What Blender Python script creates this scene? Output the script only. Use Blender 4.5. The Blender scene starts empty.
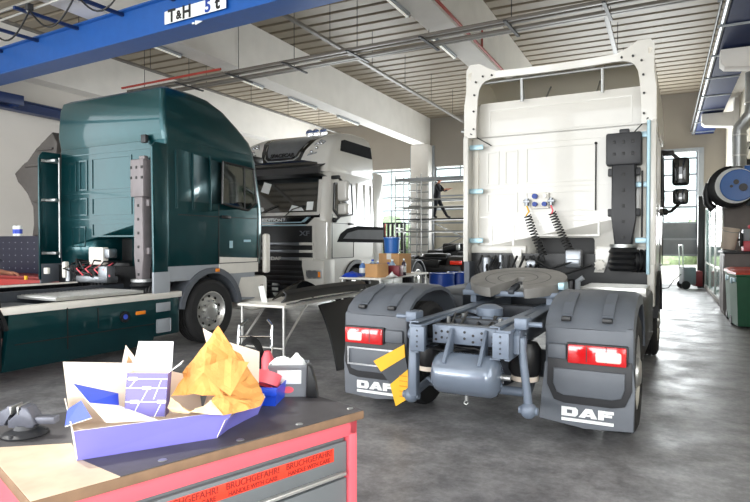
import bpy, bmesh, math, random
from mathutils import Vector as V, Matrix as M, Euler
R = math.radians
random.seed(7)
C = bpy.context.scene.collection
SC = bpy.context.scene

# ------------------------------------------------------------------ helpers
def lin(h):
    h = h.lstrip('#')
    o = []
    for i in (0, 2, 4):
        c = int(h[i:i+2], 16) / 255
        o.append(c / 12.92 if c <= .04045 else ((c + .055) / 1.055) ** 2.4)
    return (*o, 1)

def mat(name, col, rough=.5, metal=0, coat=0, var=.08, scale=6, bump=0, bscale=40, emit=0, spec=None):
    m = bpy.data.materials.new(name); m.use_nodes = True
    nt = m.node_tree; b = nt.nodes['Principled BSDF']
    c = lin(col) if isinstance(col, str) else col
    b.inputs['Roughness'].default_value = rough
    b.inputs['Metallic'].default_value = metal
    b.inputs['Coat Weight'].default_value = coat
    if coat: b.inputs['Coat Roughness'].default_value = .04
    if spec is not None: b.inputs['Specular IOR Level'].default_value = spec
    tc = nt.nodes.new('ShaderNodeTexCoord')
    n = nt.nodes.new('ShaderNodeTexNoise'); n.inputs['Scale'].default_value = scale; n.inputs['Detail'].default_value = 4
    nt.links.new(tc.outputs['Object'], n.inputs['Vector'])
    r = nt.nodes.new('ShaderNodeValToRGB')
    r.color_ramp.elements[0].position = .3; r.color_ramp.elements[1].position = .7
    r.color_ramp.elements[0].color = tuple(x * (1 - var) for x in c[:3]) + (1,)
    r.color_ramp.elements[1].color = tuple(min(1, x * (1 + var)) for x in c[:3]) + (1,)
    nt.links.new(n.outputs['Fac'], r.inputs['Fac'])
    nt.links.new(r.outputs['Color'], b.inputs['Base Color'])
    if bump:
        n2 = nt.nodes.new('ShaderNodeTexNoise'); n2.inputs['Scale'].default_value = bscale; n2.inputs['Detail'].default_value = 3
        nt.links.new(tc.outputs['Object'], n2.inputs['Vector'])
        bp = nt.nodes.new('ShaderNodeBump'); bp.inputs['Strength'].default_value = bump; bp.inputs['Distance'].default_value = .02
        nt.links.new(n2.outputs['Fac'], bp.inputs['Height']); nt.links.new(bp.outputs['Normal'], b.inputs['Normal'])
    if emit:
        b.inputs['Emission Color'].default_value = c; b.inputs['Emission Strength'].default_value = emit
    return m

def glassmat(name, tint, mixf=.12, rough=.02):
    m = bpy.data.materials.new(name); m.use_nodes = True
    nt = m.node_tree; nt.nodes.clear()
    o = nt.nodes.new('ShaderNodeOutputMaterial'); mx = nt.nodes.new('ShaderNodeMixShader')
    t = nt.nodes.new('ShaderNodeBsdfTransparent'); t.inputs['Color'].default_value = lin(tint)
    g = nt.nodes.new('ShaderNodeBsdfGlossy'); g.inputs['Roughness'].default_value = rough
    mx.inputs['Fac'].default_value = mixf
    nt.links.new(t.outputs[0], mx.inputs[1]); nt.links.new(g.outputs[0], mx.inputs[2]); nt.links.new(mx.outputs[0], o.inputs['Surface'])
    return m

class MB:
    def __init__(s): s.bm = bmesh.new()
    def poly(s, pts, mi=0):
        f = s.bm.faces.new([s.bm.verts.new(p) for p in pts]); f.material_index = mi; return f
    def box(s, x0, x1, y0, y1, z0, z1, bev=0, mi=0, mx=None, seg=2):
        vs = [s.bm.verts.new(V((x, y, z))) for z in (z0, z1) for y in (y0, y1) for x in (x0, x1)]
        fs = [s.bm.faces.new([vs[i] for i in q]) for q in ((0, 2, 3, 1), (4, 5, 7, 6), (0, 1, 5, 4), (2, 6, 7, 3), (0, 4, 6, 2), (1, 3, 7, 5))]
        for f in fs: f.material_index = mi
        new = set(vs)
        if bev:
            es = list({e for f in fs for e in f.edges})
            r = bmesh.ops.bevel(s.bm, geom=es, offset=bev, segments=seg, affect='EDGES', profile=.5)
            new = {v for f in r['faces'] for v in f.verts} | {v for v in vs if v.is_valid}
            for f in r['faces']: f.material_index = mi
        if mx is not None:
            for v in new: v.co = mx @ v.co
        return s
    def ring_skin(s, rings, caps=(1, 1), mi=0, closed=True):
        vr = [[s.bm.verts.new(V(p)) for p in r] for r in rings]
        n = len(vr[0])
        for a, b in zip(vr, vr[1:]):
            for i in range(n if closed else n - 1):
                j = (i + 1) % n
                try: f = s.bm.faces.new((a[i], a[j], b[j], b[i])); f.material_index = mi
                except ValueError: pass
        if caps[0]: f = s.bm.faces.new(list(reversed(vr[0]))); f.material_index = mi
        if caps[1]: f = s.bm.faces.new(vr[-1]); f.material_index = mi
        return s
    def cyl(s, p0, p1, r, r2=None, n=16, mi=0, caps=(1, 1)):
        p0, p1 = V(p0), V(p1); d = (p1 - p0).normalized()
        a = d.orthogonal().normalized(); b = d.cross(a)
        r2 = r if r2 is None else r2
        rg = [[p + (a * math.cos(t) + b * math.sin(t)) * q for t in [2 * math.pi * i / n for i in range(n)]] for p, q in ((p0, r), (p1, r2))]
        return s.ring_skin(rg, caps, mi)
    def tube(s, pts, r, n=8, mi=0):
        pts = [V(p) for p in pts]; rg = []; a = None
        for i, p in enumerate(pts):
            d = (pts[min(i + 1, len(pts) - 1)] - pts[max(i - 1, 0)]).normalized()
            if a is None: a = d.orthogonal().normalized()
            a = (a - d * a.dot(d)).normalized(); b = d.cross(a)
            q = r[i] if isinstance(r, (list, tuple)) else r
            rg.append([p + (a * math.cos(t) + b * math.sin(t)) * q for t in [2 * math.pi * k / n for k in range(n)]])
        return s.ring_skin(rg, (1, 1), mi)
    def lathe(s, prof, o=(0, 0, 0), ax='z', n=24, mi=0, caps=(1, 1)):
        o = V(o); rg = []
        for r, h in prof:
            ring = []
            for i in range(n):
                t = 2 * math.pi * i / n; c, q = math.cos(t) * r, math.sin(t) * r
                ring.append(o + (V((c, q, h)) if ax == 'z' else V((h, c, q)) if ax == 'x' else V((q, h, c))))
            rg.append(ring)
        return s.ring_skin(rg, caps, mi)
    def prism(s, poly, ax, a0, a1, mi=0, bev=0):
        """poly 2D; ax 'x': (y,z), 'y': (x,z), 'z': (x,y)"""
        def P(p, a): return V((a, p[0], p[1])) if ax == 'x' else V((p[0], a, p[1])) if ax == 'y' else V((p[0], p[1], a))
        lo = [s.bm.verts.new(P(p, a0)) for p in poly]; hi = [s.bm.verts.new(P(p, a1)) for p in poly]
        fs = [s.bm.faces.new(list(reversed(lo))), s.bm.faces.new(hi)]; n = len(poly)
        for i in range(n): fs.append(s.bm.faces.new((lo[i], lo[(i + 1) % n], hi[(i + 1) % n], hi[i])))
        for f in fs: f.material_index = mi
        if bev:
            es = list({e for f in fs[:2] for e in f.edges})
            r = bmesh.ops.bevel(s.bm, geom=es, offset=bev, segments=2, affect='EDGES', profile=.5)
            for f in r['faces']: f.material_index = mi
        return s
    def card(s, pts, th, mi_a=0, mi_b=1):
        pts = [V(p) for p in pts]
        n = (pts[1] - pts[0]).cross(pts[2] - pts[0]).normalized()
        A = [s.bm.verts.new(p) for p in pts]; B = [s.bm.verts.new(p - n * th) for p in pts]
        f = s.bm.faces.new(A); f.material_index = mi_a
        f = s.bm.faces.new(list(reversed(B))); f.material_index = mi_b
        k = len(pts)
        for i in range(k):
            f = s.bm.faces.new((A[i], B[i], B[(i + 1) % k], A[(i + 1) % k])); f.material_index = mi_b
        return s
    def frame(s, x0, x1, z0, z1, y, w=.02, h=.012, mi=0):
        """raised rectangular rib on a plane of constant y, standing out towards -y"""
        for a in ((x0, x1, z0, z0 + w), (x0, x1, z1 - w, z1), (x0, x0 + w, z0 + w, z1 - w), (x1 - w, x1, z0 + w, z1 - w)):
            s.box(a[0], a[1], y - h, y + .004, a[2], a[3], mi=mi)
        return s
    def sph(s, c, r, n=12, mi=0, sc=(1, 1, 1)):
        c = V(c); rg = []
        m = max(4, n // 2)
        for i in range(1, m):
            a = math.pi * i / m
            rg.append([c + V((math.sin(a) * math.cos(t) * r * sc[0], math.sin(a) * math.sin(t) * r * sc[1], -math.cos(a) * r * sc[2])) for t in [2 * math.pi * k / n for k in range(n)]])
        return s.ring_skin(rg, (1, 1), mi)
    def build(s, name, m, parent=None, sharp=35, loc=None, rot=None):
        bmesh.ops.recalc_face_normals(s.bm, faces=s.bm.faces)
        me = bpy.data.meshes.new(name); s.bm.to_mesh(me); s.bm.free()
        for q in (m if isinstance(m, (list, tuple)) else [m]): me.materials.append(q)
        for p in me.polygons: p.use_smooth = True
        me.set_sharp_from_angle(angle=R(sharp))
        o = bpy.data.objects.new(name, me); C.objects.link(o)
        if parent: o.parent = parent
        if loc: o.location = loc
        if rot: o.rotation_euler = rot
        return o

def thing(name, label, cat, loc=(0, 0, 0), rz=0, group=None):
    o = bpy.data.objects.new(name, None); C.objects.link(o); o.empty_display_size = .1
    o.location = loc; o.rotation_euler = (0, 0, rz); o['label'] = label; o['category'] = cat
    if group: o['group'] = group
    return o
def tag(o, label, cat, group=None):
    o['label'] = label; o['category'] = cat
    if group: o['group'] = group
    return o
def struct(o, label=None, cat=None):
    o['kind'] = 'structure'
    if label: o['label'] = label
    if cat: o['category'] = cat
    return o
def dup(o, parent=None):
    c = o.copy(); C.objects.link(c)
    if parent: c.parent = parent
    for ch in list(o.children): dup(ch, c)
    return c
def text(s, size, name, m, parent, loc, rot, depth=.002, bold=0, sx=1):
    cu = bpy.data.curves.new(name, 'FONT'); cu.body = s; cu.size = size; cu.extrude = depth; cu.offset = bold
    cu.align_x = 'CENTER'; cu.align_y = 'CENTER'
    t = bpy.data.objects.new(name + '_tmp', cu); C.objects.link(t)
    bpy.context.view_layer.update()
    me = bpy.data.meshes.new_from_object(t.evaluated_get(bpy.context.evaluated_depsgraph_get()))
    bpy.data.objects.remove(t); me.materials.clear(); me.materials.append(m); me.name = name
    o = bpy.data.objects.new(name, me); C.objects.link(o); o.parent = parent; o.location = loc; o.rotation_euler = rot; o.scale = (sx, 1, 1)
    return o
def boolcut(o, cutter):
    cutter.parent = o.parent
    md = o.modifiers.new('b', 'BOOLEAN'); md.operation = 'DIFFERENCE'; md.object = cutter; md.solver = 'EXACT'
    bpy.context.view_layer.update()
    me = bpy.data.meshes.new_from_object(o.evaluated_get(bpy.context.evaluated_depsgraph_get()))
    o.modifiers.clear(); o.data = me; bpy.data.objects.remove(cutter)
def split(o):
    """give every loose piece of a mesh its own object under the same parent"""
    bm = bmesh.new(); bm.from_mesh(o.data); bm.verts.ensure_lookup_table(); seen = set(); comps = []
    for v in bm.verts:
        if v.index in seen: continue
        st, cp = [v], []
        seen.add(v.index)
        while st:
            q = st.pop(); cp.append(q.index)
            for e in q.link_edges:
                w_ = e.other_vert(q)
                if w_.index not in seen: seen.add(w_.index); st.append(w_)
        comps.append(set(cp))
    bm.free()
    for i, cp in enumerate(comps):
        b2 = bmesh.new(); b2.from_mesh(o.data)
        bmesh.ops.delete(b2, geom=[v for v in b2.verts if v.index not in cp], context='VERTS')
        me = bpy.data.meshes.new(o.data.name); b2.to_mesh(me); b2.free()
        for m in o.data.materials: me.materials.append(m)
        if i == len(comps) - 1: o.data = me
        else:
            c = o.copy(); c.data = me; C.objects.link(c)
def lerp(tab, x):
    if x <= tab[0][0]: return tab[0][1]
    for (a, va), (b, vb) in zip(tab, tab[1:]):
        if x <= b: return va + (vb - va) * (x - a) / (b - a)
    return tab[-1][1]

# ------------------------------------------------------------------ materials
m_conc = mat('pale_concrete', '#ece9e4', .8, var=.04, scale=2, bump=.1)
m_deck = mat('ceiling_deck', '#938978', .55, var=.05, scale=1.5)
m_wl = mat('plaster_left', '#d8d3cc', .85, var=.03, scale=1)
m_wr = mat('plaster_right', '#ddd6c4', .85, var=.04, scale=1)
m_wf = mat('panel_grey', '#9b958c', .7, var=.03, scale=1)
m_blue = mat('crane_blue', '#1d559f', .4, var=.05)
m_dblue = mat('dark_blue', '#122b5a', .45)
m_tank = mat('tank_gloss', '#717c8b', .22, metal=.2, coat=.6, var=.04)
m_lens = mat('lamp_glass', '#c9ced2', .15, metal=.5, coat=.5, var=.5, scale=22)
m_shell = mat('translucent_shell', '#e6e2d8', .35, var=.01)
def _translucent(m):
    nt = m.node_tree; p = nt.nodes['Principled BSDF']; o = nt.nodes['Material Output']
    t = nt.nodes.new('ShaderNodeBsdfTranslucent'); t.inputs['Color'].default_value = lin('#f4eedd'); x = nt.nodes.new('ShaderNodeMixShader'); x.inputs['Fac'].default_value = .3
    nt.links.new(p.outputs[0], x.inputs[1]); nt.links.new(t.outputs[0], x.inputs[2]); nt.links.new(x.outputs[0], o.inputs['Surface'])
_translucent(m_shell)
m_runway = mat('runway_blue', '#0d2350', .6, spec=.2)
m_white = mat('white_paint', '#cfcdc6', .3, coat=.6, var=.015)
m_offw = mat('off_white', '#e6e3da', .5, var=.03)
m_cream = mat('cream_lining', '#d9d2bf', .6, var=.04)
m_green = mat('green_metallic', '#053d42', .3, metal=.6, coat=.5, var=.06)
m_plast = mat('grey_plastic', '#5b6067', .5, var=.06, bump=.03, bscale=200)
m_plastd = mat('dark_plastic', '#2b2c2f', .5, var=.08)
m_black = mat('black_plastic', '#17181a', .4, var=.1)
m_stripe = mat('stripe_black', '#1d1e20', .85, spec=.1)
m_sideglass = glassmat('side_glass', '#a9bab2', .14)
m_gloss = mat('gloss_black', '#101113', .12, coat=.6)
m_rub = mat('tyre_rubber', '#222223', .75, var=.12)
m_chas = mat('chassis_grey', '#717c8b', .42, metal=.15, var=.08)
m_chasd = mat('chassis_dark', '#3b4047', .5, var=.12)
m_galv = mat('galvanised', '#a9abaa', .35, metal=.8, var=.1)
m_alu = mat('aluminium', '#d2d2ce', .3, metal=.75, var=.05)
m_chrome = mat('chrome', '#d8dadc', .12, metal=1)
m_lblue = mat('pale_blue_plate', '#a8c8d4', .4, metal=.3)
m_red = mat('lens_red', '#c8141a', .12, coat=1, var=.05)
m_redp = mat('red_paint', '#ea626d', .45, var=.04)
m_clear = mat('lens_clear', '#f2dcd6', .1, coat=1)
m_orange = mat('lens_orange', '#f08a1e', .2, coat=.6)
m_yel = mat('warning_yellow', '#f0b81c', .5, var=.04)
m_pipered = mat('pipe_red', '#a8382c', .5)
m_glassd = mat('cab_glass', '#1a2022', .05, coat=.8, var=.15, scale=2)
m_lgrey = mat('light_grey', '#9aa0a6', .5, var=.03)
m_mgrey = mat('mid_grey', '#7d8186', .5, var=.05)
m_steel = mat('brushed_steel', '#8f9398', .35, metal=.8)
m_print = mat('print_white', '#f1f5f4', .5, var=.01)
m_ink = mat('print_black', '#161616', .5, var=.01)
m_inkb = mat('print_blue', '#1c3f94', .5, var=.01)
m_card = mat('cardboard', '#c79a6a', .85, var=.06)
m_kraft = mat('kraft_paper', '#d99c55', .8, var=.08, scale=12, bump=.15, bscale=60)
m_kraftl = mat('tissue_paper', '#e6cfa4', .8, var=.05, scale=14, bump=.15, bscale=60)
m_purple = mat('carton_purple', '#7a75c8', .55, var=.03)
m_purp2 = mat('carton_violet', '#7b74c0', .55, var=.03)
m_cblue = mat('carton_blue', '#3a55c8', .55, var=.05)
m_inner = mat('carton_inside', '#e9dccb', .8, var=.03)
m_inw = mat('carton_white', '#f2efec', .7, var=.02)
m_wood = mat('bare_plywood', '#c9b49c', .7, var=.14, scale=9)
m_edge = mat('plywood_edge', '#80644c', .75, var=.15, scale=14)
m_mat = mat('black_bench_mat', '#474547', .5, var=.2, scale=9)
m_drawer = mat('drawer_grey', '#6c7072', .5, var=.06)
m_tape = mat('tape_red', '#f2432c', .4, var=.03)
m_tapeink = mat('tape_ink', '#8a2018', .6)
m_binb = mat('bin_blue', '#1f49c8', .35, var=.04)
m_drum = mat('drum_blue', '#1c48a8', .35, var=.06)
m_bing = mat('bin_green', '#1e5b3f', .45, var=.06)
m_binr = mat('bin_lid_red', '#c4432f', .45, var=.05)
m_fanb = mat('fan_blue', '#2f6dbd', .35, var=.04)
m_skin = mat('skin', '#cf8f73', .55, var=.05)
m_hair = mat('hair_dark', '#2a211b', .7)
m_cloth = mat('work_clothes', '#1b1d26', .85, var=.1)
m_leaf = mat('leaf_green', '#bccda6', .8, var=.35, scale=3)
m_apron = mat('outdoor_paving', '#c9c7c0', .8, var=.05)
m_lamp = mat('lamp_tube', '#f4f2e6', .4, emit=.3)
m_pane = glassmat('gate_pane', '#eef4f3', .08)
m_cabin = mat('cabin_pane', '#8fb3ab', .12, coat=.5, var=.2, scale=2)

def floor_mat():
    m = mat('workshop_floor', '#7c7c7e', .5, var=.0, spec=.35)
    nt = m.node_tree; b = nt.nodes['Principled BSDF']
    tc = nt.nodes['Texture Coordinate']
    def noise(sc, det=6, rough=.6):
        n = nt.nodes.new('ShaderNodeTexNoise'); n.inputs['Scale'].default_value = sc; n.inputs['Detail'].default_value = det; n.inputs['Roughness'].default_value = rough
        nt.links.new(tc.outputs['Object'], n.inputs['Vector']); return n
    def ramp(src, a, ca, c, cc):
        r = nt.nodes.new('ShaderNodeValToRGB'); r.color_ramp.elements[0].position = a; r.color_ramp.elements[1].position = c
        r.color_ramp.elements[0].color = lin(ca); r.color_ramp.elements[1].color = lin(cc); nt.links.new(src.outputs['Fac'], r.inputs['Fac']); return r
    def mul(a, c, f):
        x = nt.nodes.new('ShaderNodeMix'); x.data_type = 'RGBA'; x.blend_type = 'MULTIPLY'; x.inputs['Factor'].default_value = f
        nt.links.new(a, x.inputs['A']); nt.links.new(c, x.inputs['B']); return x.outputs['Result']
    base = ramp(noise(.6), .35, '#908f91', .68, '#adadaf'); spot = ramp(noise(3.5, 8, .7), .4, '#8c8c8c', .6, '#ffffff'); fine = ramp(noise(22, 6, .7), .35, '#b4b4b4', .65, '#ffffff')
    c = mul(mul(base.outputs['Color'], spot.outputs['Color'], .55), fine.outputs['Color'], .5)
    nt.links.new(c, b.inputs['Base Color'])
    rr = nt.nodes.new('ShaderNodeMapRange'); rr.inputs['From Min'].default_value = .3; rr.inputs['From Max'].default_value = .7; rr.inputs['To Min'].default_value = .28; rr.inputs['To Max'].default_value = .6
    nt.links.new(noise(1.6, 6).outputs['Fac'], rr.inputs['Value']); nt.links.new(rr.outputs['Result'], b.inputs['Roughness'])
    bp = nt.nodes.new('ShaderNodeBump'); bp.inputs['Strength'].default_value = .12; bp.inputs['Distance'].default_value = .02
    nt.links.new(noise(9, 5).outputs['Fac'], bp.inputs['Height']); nt.links.new(bp.outputs['Normal'], b.inputs['Normal'])
    return m
m_floor = floor_mat()

# ------------------------------------------------------------------ the hall
XL, XR, YN, YF, ZD = -15.6, 2.0, -6.0, 25.0, 7.2
b = MB(); b.box(XL, XR, YN, YF, -.2, 0); struct(b.build('floor', m_floor))
b = MB(); b.box(XL - .3, XL, 2.0, YF, -.2, ZD + .5); b.box(XL - .3, XL, YN, 2.0, -.2, 1.2); b.box(XL - .3, XL, YN, 2.0, 6.2, ZD + .5); b.box(XL - .3, XL, YN, -5, 1.2, 6.2)
b.box(XL, XL + .02, YN, YF, 3.05, 3.09); b.box(XL, XL + .03, YN, YF, 0, .9)
struct(b.build('wall_left', m_wl))
b = MB(); b.box(XR, XR + .3, 3.0, YF, -.2, ZD + .5); b.box(XR, XR + .3, YN, 3.0, -.2, 1.0); b.box(XR, XR + .3, YN, 3.0, 4.6, ZD + .5)
struct(b.build('wall_right', m_wr))
# corrugated deck with one unseen opening added to let sun reach the bench
SKX, SKY = (-8.6, -5.6), (.3, 2.6)
b = MB(); per = .5; y = YN
while y < YF - .01:
    segs = [(XL, XR)]
    if y + per > SKY[0] and y < SKY[1]: segs = [(XL, SKX[0]), (SKX[1], XR)]
    pr = [(y, ZD), (y + .36, ZD), (y + .385, ZD + .1), (y + .475, ZD + .1), (y + .5, ZD)]
    for x0, x1 in segs:
        for p, q in zip(pr, pr[1:]): b.poly([(x0, p[0], p[1]), (x1, p[0], p[1]), (x1, q[0], q[1]), (x0, q[0], q[1])])
        b.box(x0, x1, y, y + per, ZD + .18, ZD + .3)
    y += per
struct(b.build('ceiling', m_deck, sharp=20))
BX = [-15.35, -9.85, -4.1, 1.75]
n = 0
for i, x in enumerate(BX):
    n += 1; b = MB()
    b.prism([(x - .3, 5.96), (x + .3, 5.96), (x + .3, ZD), (x - .3, ZD)], 'y', YN, YF - .02)
    struct(b.build(f'trim_{n}', m_conc), 'pale concrete roof beam', 'beam')
for x in BX[1:3]:
    n += 1; b = MB(); b.box(x - .42, x + .42, YF - .6, YF, 0, 5.96, .03)
    struct(b.build(f'trim_{n}', m_conc), 'pale concrete column at the gate wall', 'column')
# far wall with four gate openings in three bays
GB = [(-14.9, -10.4), (-9.35, -4.6), (-3.5, 1.12)]
b = MB(); b.box(XL, XR, YF, YF + .3, 5.02, ZD + .4)
for x0, x1 in ((XL, -14.9), (-10.4, -9.35), (-4.6, -3.5), (1.12, XR)): b.box(x0, x1, YF, YF + .3, 0, 5.02)
struct(b.build('wall_far', m_wf))
b = MB(); b.box(XL, XR, YN - .3, YN, 6.95, ZD + .4)
for x0, x1 in ((XL, -14.9), (-10.4, -9.35), (-4.6, -3.5), (1.12, XR)): b.box(x0, x1, YN - .3, YN, 0, 6.95)
struct(b.build('wall_near', m_wf))
def gate(k, x0, x1, z0, solid):
    t = bpy.data.objects.new(f'door_{k}', None); C.objects.link(t); t.location = (0, YF + .1, 0); struct(t)
    fr, pn, sd = MB(), MB(), MB()
    z, row = z0, 0; h = .61
    while z < 5.0:
        z1 = min(z + h, 5.02)
        if row < solid: sd.box(x0, x1, -.03, .03, z + .01, z1 - .01, .005)
        else:
            pn.box(x0 + .05, x1 - .05, -.008, .008, z + .03, z1 - .03)
        fr.box(x0, x1, -.035, .035, z - .035, z + .035)
        z, row = z1, row + 1
    zs = z0 + solid * h
    for i in range(5):
        x = x0 + (x1 - x0) * i / 4; w = .06 if i in (0, 4) else .02
        fr.box(x - w, x + w, -.032, .032, zs, 5.02)
    fr.build('gate_frame', m_lgrey, t); pn.build('pane', m_pane, t)
    if solid: sd.build('gate_panel', m_cream if k == 2 else m_mgrey, t)
gate(1, *GB[0], .02, 1); gate(2, *GB[1], .02, 7); gate(3, *GB[2], 1.1, 2)
# jambs beside the right gate and black seal
b = MB(); b.box(1.12, 1.3, YF - .12, YF, 0, 5.1); b.box(-3.5, 1.3, YF - .1, YF, 5.0, 5.12)
b.box(-9.45, -9.35, YF - .1, YF, 0, 5.96); b.box(-10.5, -10.4, YF - .1, YF, 0, 5.96)
n += 1; struct(b.build(f'trim_{n}', m_lgrey))
# outdoors
b = MB(); b.box(-60, 40, YF + .3, 75, -.25, -.02); struct(b.build('outside_ground', m_apron))
b = MB(); b.box(-60, 40, -50, YN - .3, -.25, -.02); struct(b.build('outside_forecourt', m_apron))
b = MB()
for i in range(420):
    x = random.uniform(-45, 14); y = random.uniform(44, 50); z = random.uniform(0, 3.2) * (1 if x < -12 else .8)
    b.sph((x, y, z), random.uniform(.5, 1.1), 7)
o = b.build('hedge', m_leaf, sharp=1); o['kind'] = 'stuff'; o['label'] = 'green hedge across the yard beyond the gates'; o['category'] = 'hedge'
# ------------------------------------------------------------------ tractors (local frame: x right, y forward, y=0 at the rear flaps)
AX_R, AX_F = .66, 4.45
def wheel(t, x, y, w=.31, name='wheel', rimm=None, side=1):
    """tyre + rim; side = +1 when the outer face looks to +x"""
    b = MB(); h = w / 2
    pr = [(.29, -h + .03), (.33, -h + .005), (.44, -h), (.485, -h + .02), (.505, -h + .05)]
    for k in (-.085, -.03, .03, .085): pr += [(.507, k - .012), (.492, k - .008), (.492, k + .008), (.507, k + .012)]
    pr += [(.505, h - .05), (.485, h - .02), (.44, h), (.33, h - .005), (.29, h - .03)]
    b.lathe(pr, (x, y, .507), 'x', 36, caps=(0, 0))
    ty = b.build(name, m_rub, t, sharp=25)
    b = MB(); s = side
    b.lathe([(.30, s * (h - .03)), (.31, s * (h - .012)), (.295, s * (h - .01)), (.27, s * (h - .05)), (.235, s * (h - .075)), (.2, s * (h - .06)), (.13, s * (h - .055)), (.12, s * (h + .0)), (.09, s * (h + .015)), (.02, s * (h + .02))], (x, y, .507), 'x', 32, caps=(0, 1))
    b.lathe([(.3, -s * (h - .03)), (.27, -s * .02)], (x, y, .507), 'x', 24, caps=(0, 1))
    rm = b.build('rim', rimm or m_alu, ty, sharp=30)
    b = MB()
    for k in range(10):
        a = 2 * math.pi * k / 10
        b.cyl((x + s * (h - .06), y + math.cos(a) * .165, .507 + math.sin(a) * .165), (x + s * (h - .02), y + math.cos(a) * .165, .507 + math.sin(a) * .165), .016, n=6)
    b.build('wheel_nut', m_chrome, ty)
    b = MB()
    for k in range(10):
        a = 2 * math.pi * (k + .5) / 10
        b.cyl((x + s * (h - .066), y + math.cos(a) * .235, .507 + math.sin(a) * .235), (x + s * (h - .064), y + math.cos(a) * .235, .507 + math.sin(a) * .235), .026, n=10)
    b.build('hand_hole', m_black, ty)
    return ty

CABS = [(1.22, 3.55, 5.78, 1.225, .05, .2), (1.5, 3.55, 5.80, 1.24, .05, .2), (2.0, 3.55, 5.80, 1.245, .05, .2), (2.2, 3.55, 5.79, 1.245, .05, .2), (3.0, 3.55, 5.62, 1.225, .05, .18), (3.12, 3.55, 5.58, 1.22, .05, .18)]
def rr(yb, yf, hw, rb, rf, z, dip=0):
    pts = []
    for cx, cy, r, a0 in ((hw - rf, yf - rf, rf, 0), (-hw + rf, yf - rf, rf, 90), (-hw + rb, yb + rb, rb, 180), (hw - rb, yb + rb, rb, 270)):
        for k in range(6):
            a = R(a0 + 18 * k); pts.append((cx + r * math.cos(a), cy + r * math.sin(a), z))
    return pts
HW = [(c[0], c[3]) for c in CABS]; YFR = [(c[0], c[2]) for c in CABS]

def side_panel(b, s, poly, off=.012, th=.03, mi=0, hw=None):
    """flat panel lying on the flank; poly of (y,z)"""
    hw = hw or HW
    o = [(s * (lerp(hw, z) + off), y, z) for y, z in poly]; i = [(s * (lerp(hw, z) + off - th), y, z) for y, z in poly]
    return b.ring_skin([o, i], (1, 1), mi)
def front_panel(b, poly, off=.012, th=.03, mi=0, yf=None):
    yf = yf or YFR
    o = [(x, lerp(yf, z) + off, z) for x, z in poly]; i = [(x, lerp(yf, z) + off - th, z) for x, z in poly]
    return b.ring_skin([o, i], (1, 1), mi)

def snorkel(t, m, x0, x1, zt, zm, zb):
    xc = (x0 + x1) / 2
    b = MB()
    b.box(x0, x1, 3.33, 3.54, zm, zt, .025)
    b.box(xc - .06, xc + .06, 3.42, 3.5, zt - .01, zt + .06, .015)
    w = (x1 - x0) / 2 * .68
    b.prism([(xc - w, zm + .03), (xc - w, zb + .35), (xc - w * .72, zb), (xc + w * .72, zb), (xc + w, zb + .35), (xc + w, zm + .03)], 'y', 3.36, 3.52, bev=.02)
    for z in (zm - .08, zb + .42):
        b.box(xc - w - .05, xc + w + .05, 3.42, 3.5, z - .05, z + .05, .012)
    o = b.build('air_intake', m, t)
    b = MB()
    for z in (zt - .12, zt - .27):
        for dx in (-.11, 0, .11): b.box(xc + dx - .017, xc + dx + .017, 3.322, 3.34, z - .02, z + .02, .004)
    k = zm - .12
    while k > zb + .05:
        b.box(xc - .017, xc + .017, 3.352, 3.37, k - .02, k + .02, .004); k -= .2
    b.build('intake_clips', m_ink, o)
    b = MB(); pr = []
    for k in range(9): pr += [(.185 if k % 2 else .16, zb - .05 - k * .035)]
    b.lathe([(.14, zb + .0)] + pr, (xc, 3.44, 0), 'z', 24)
    b.cyl((xc, 3.44, zb - .2), (xc + .32, 3.55, zb - .2), .13, n=16)
    for k in range(5): b.cyl((xc + .1 + k * .045, 3.47 + k * .015, zb - .2), (xc + .12 + k * .045, 3.478 + k * .015, zb - .2), .15, n=16)
    b.build('air_hose', m_black, t)
    b = MB(); b.lathe([(.15, zb + .012), (.17, zb + .01), (.17, zb - .03), (.15, zb - .032)], (xc, 3.44, 0), 'z', 24); b.build('hose_clamp', m_galv, o)

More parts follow.
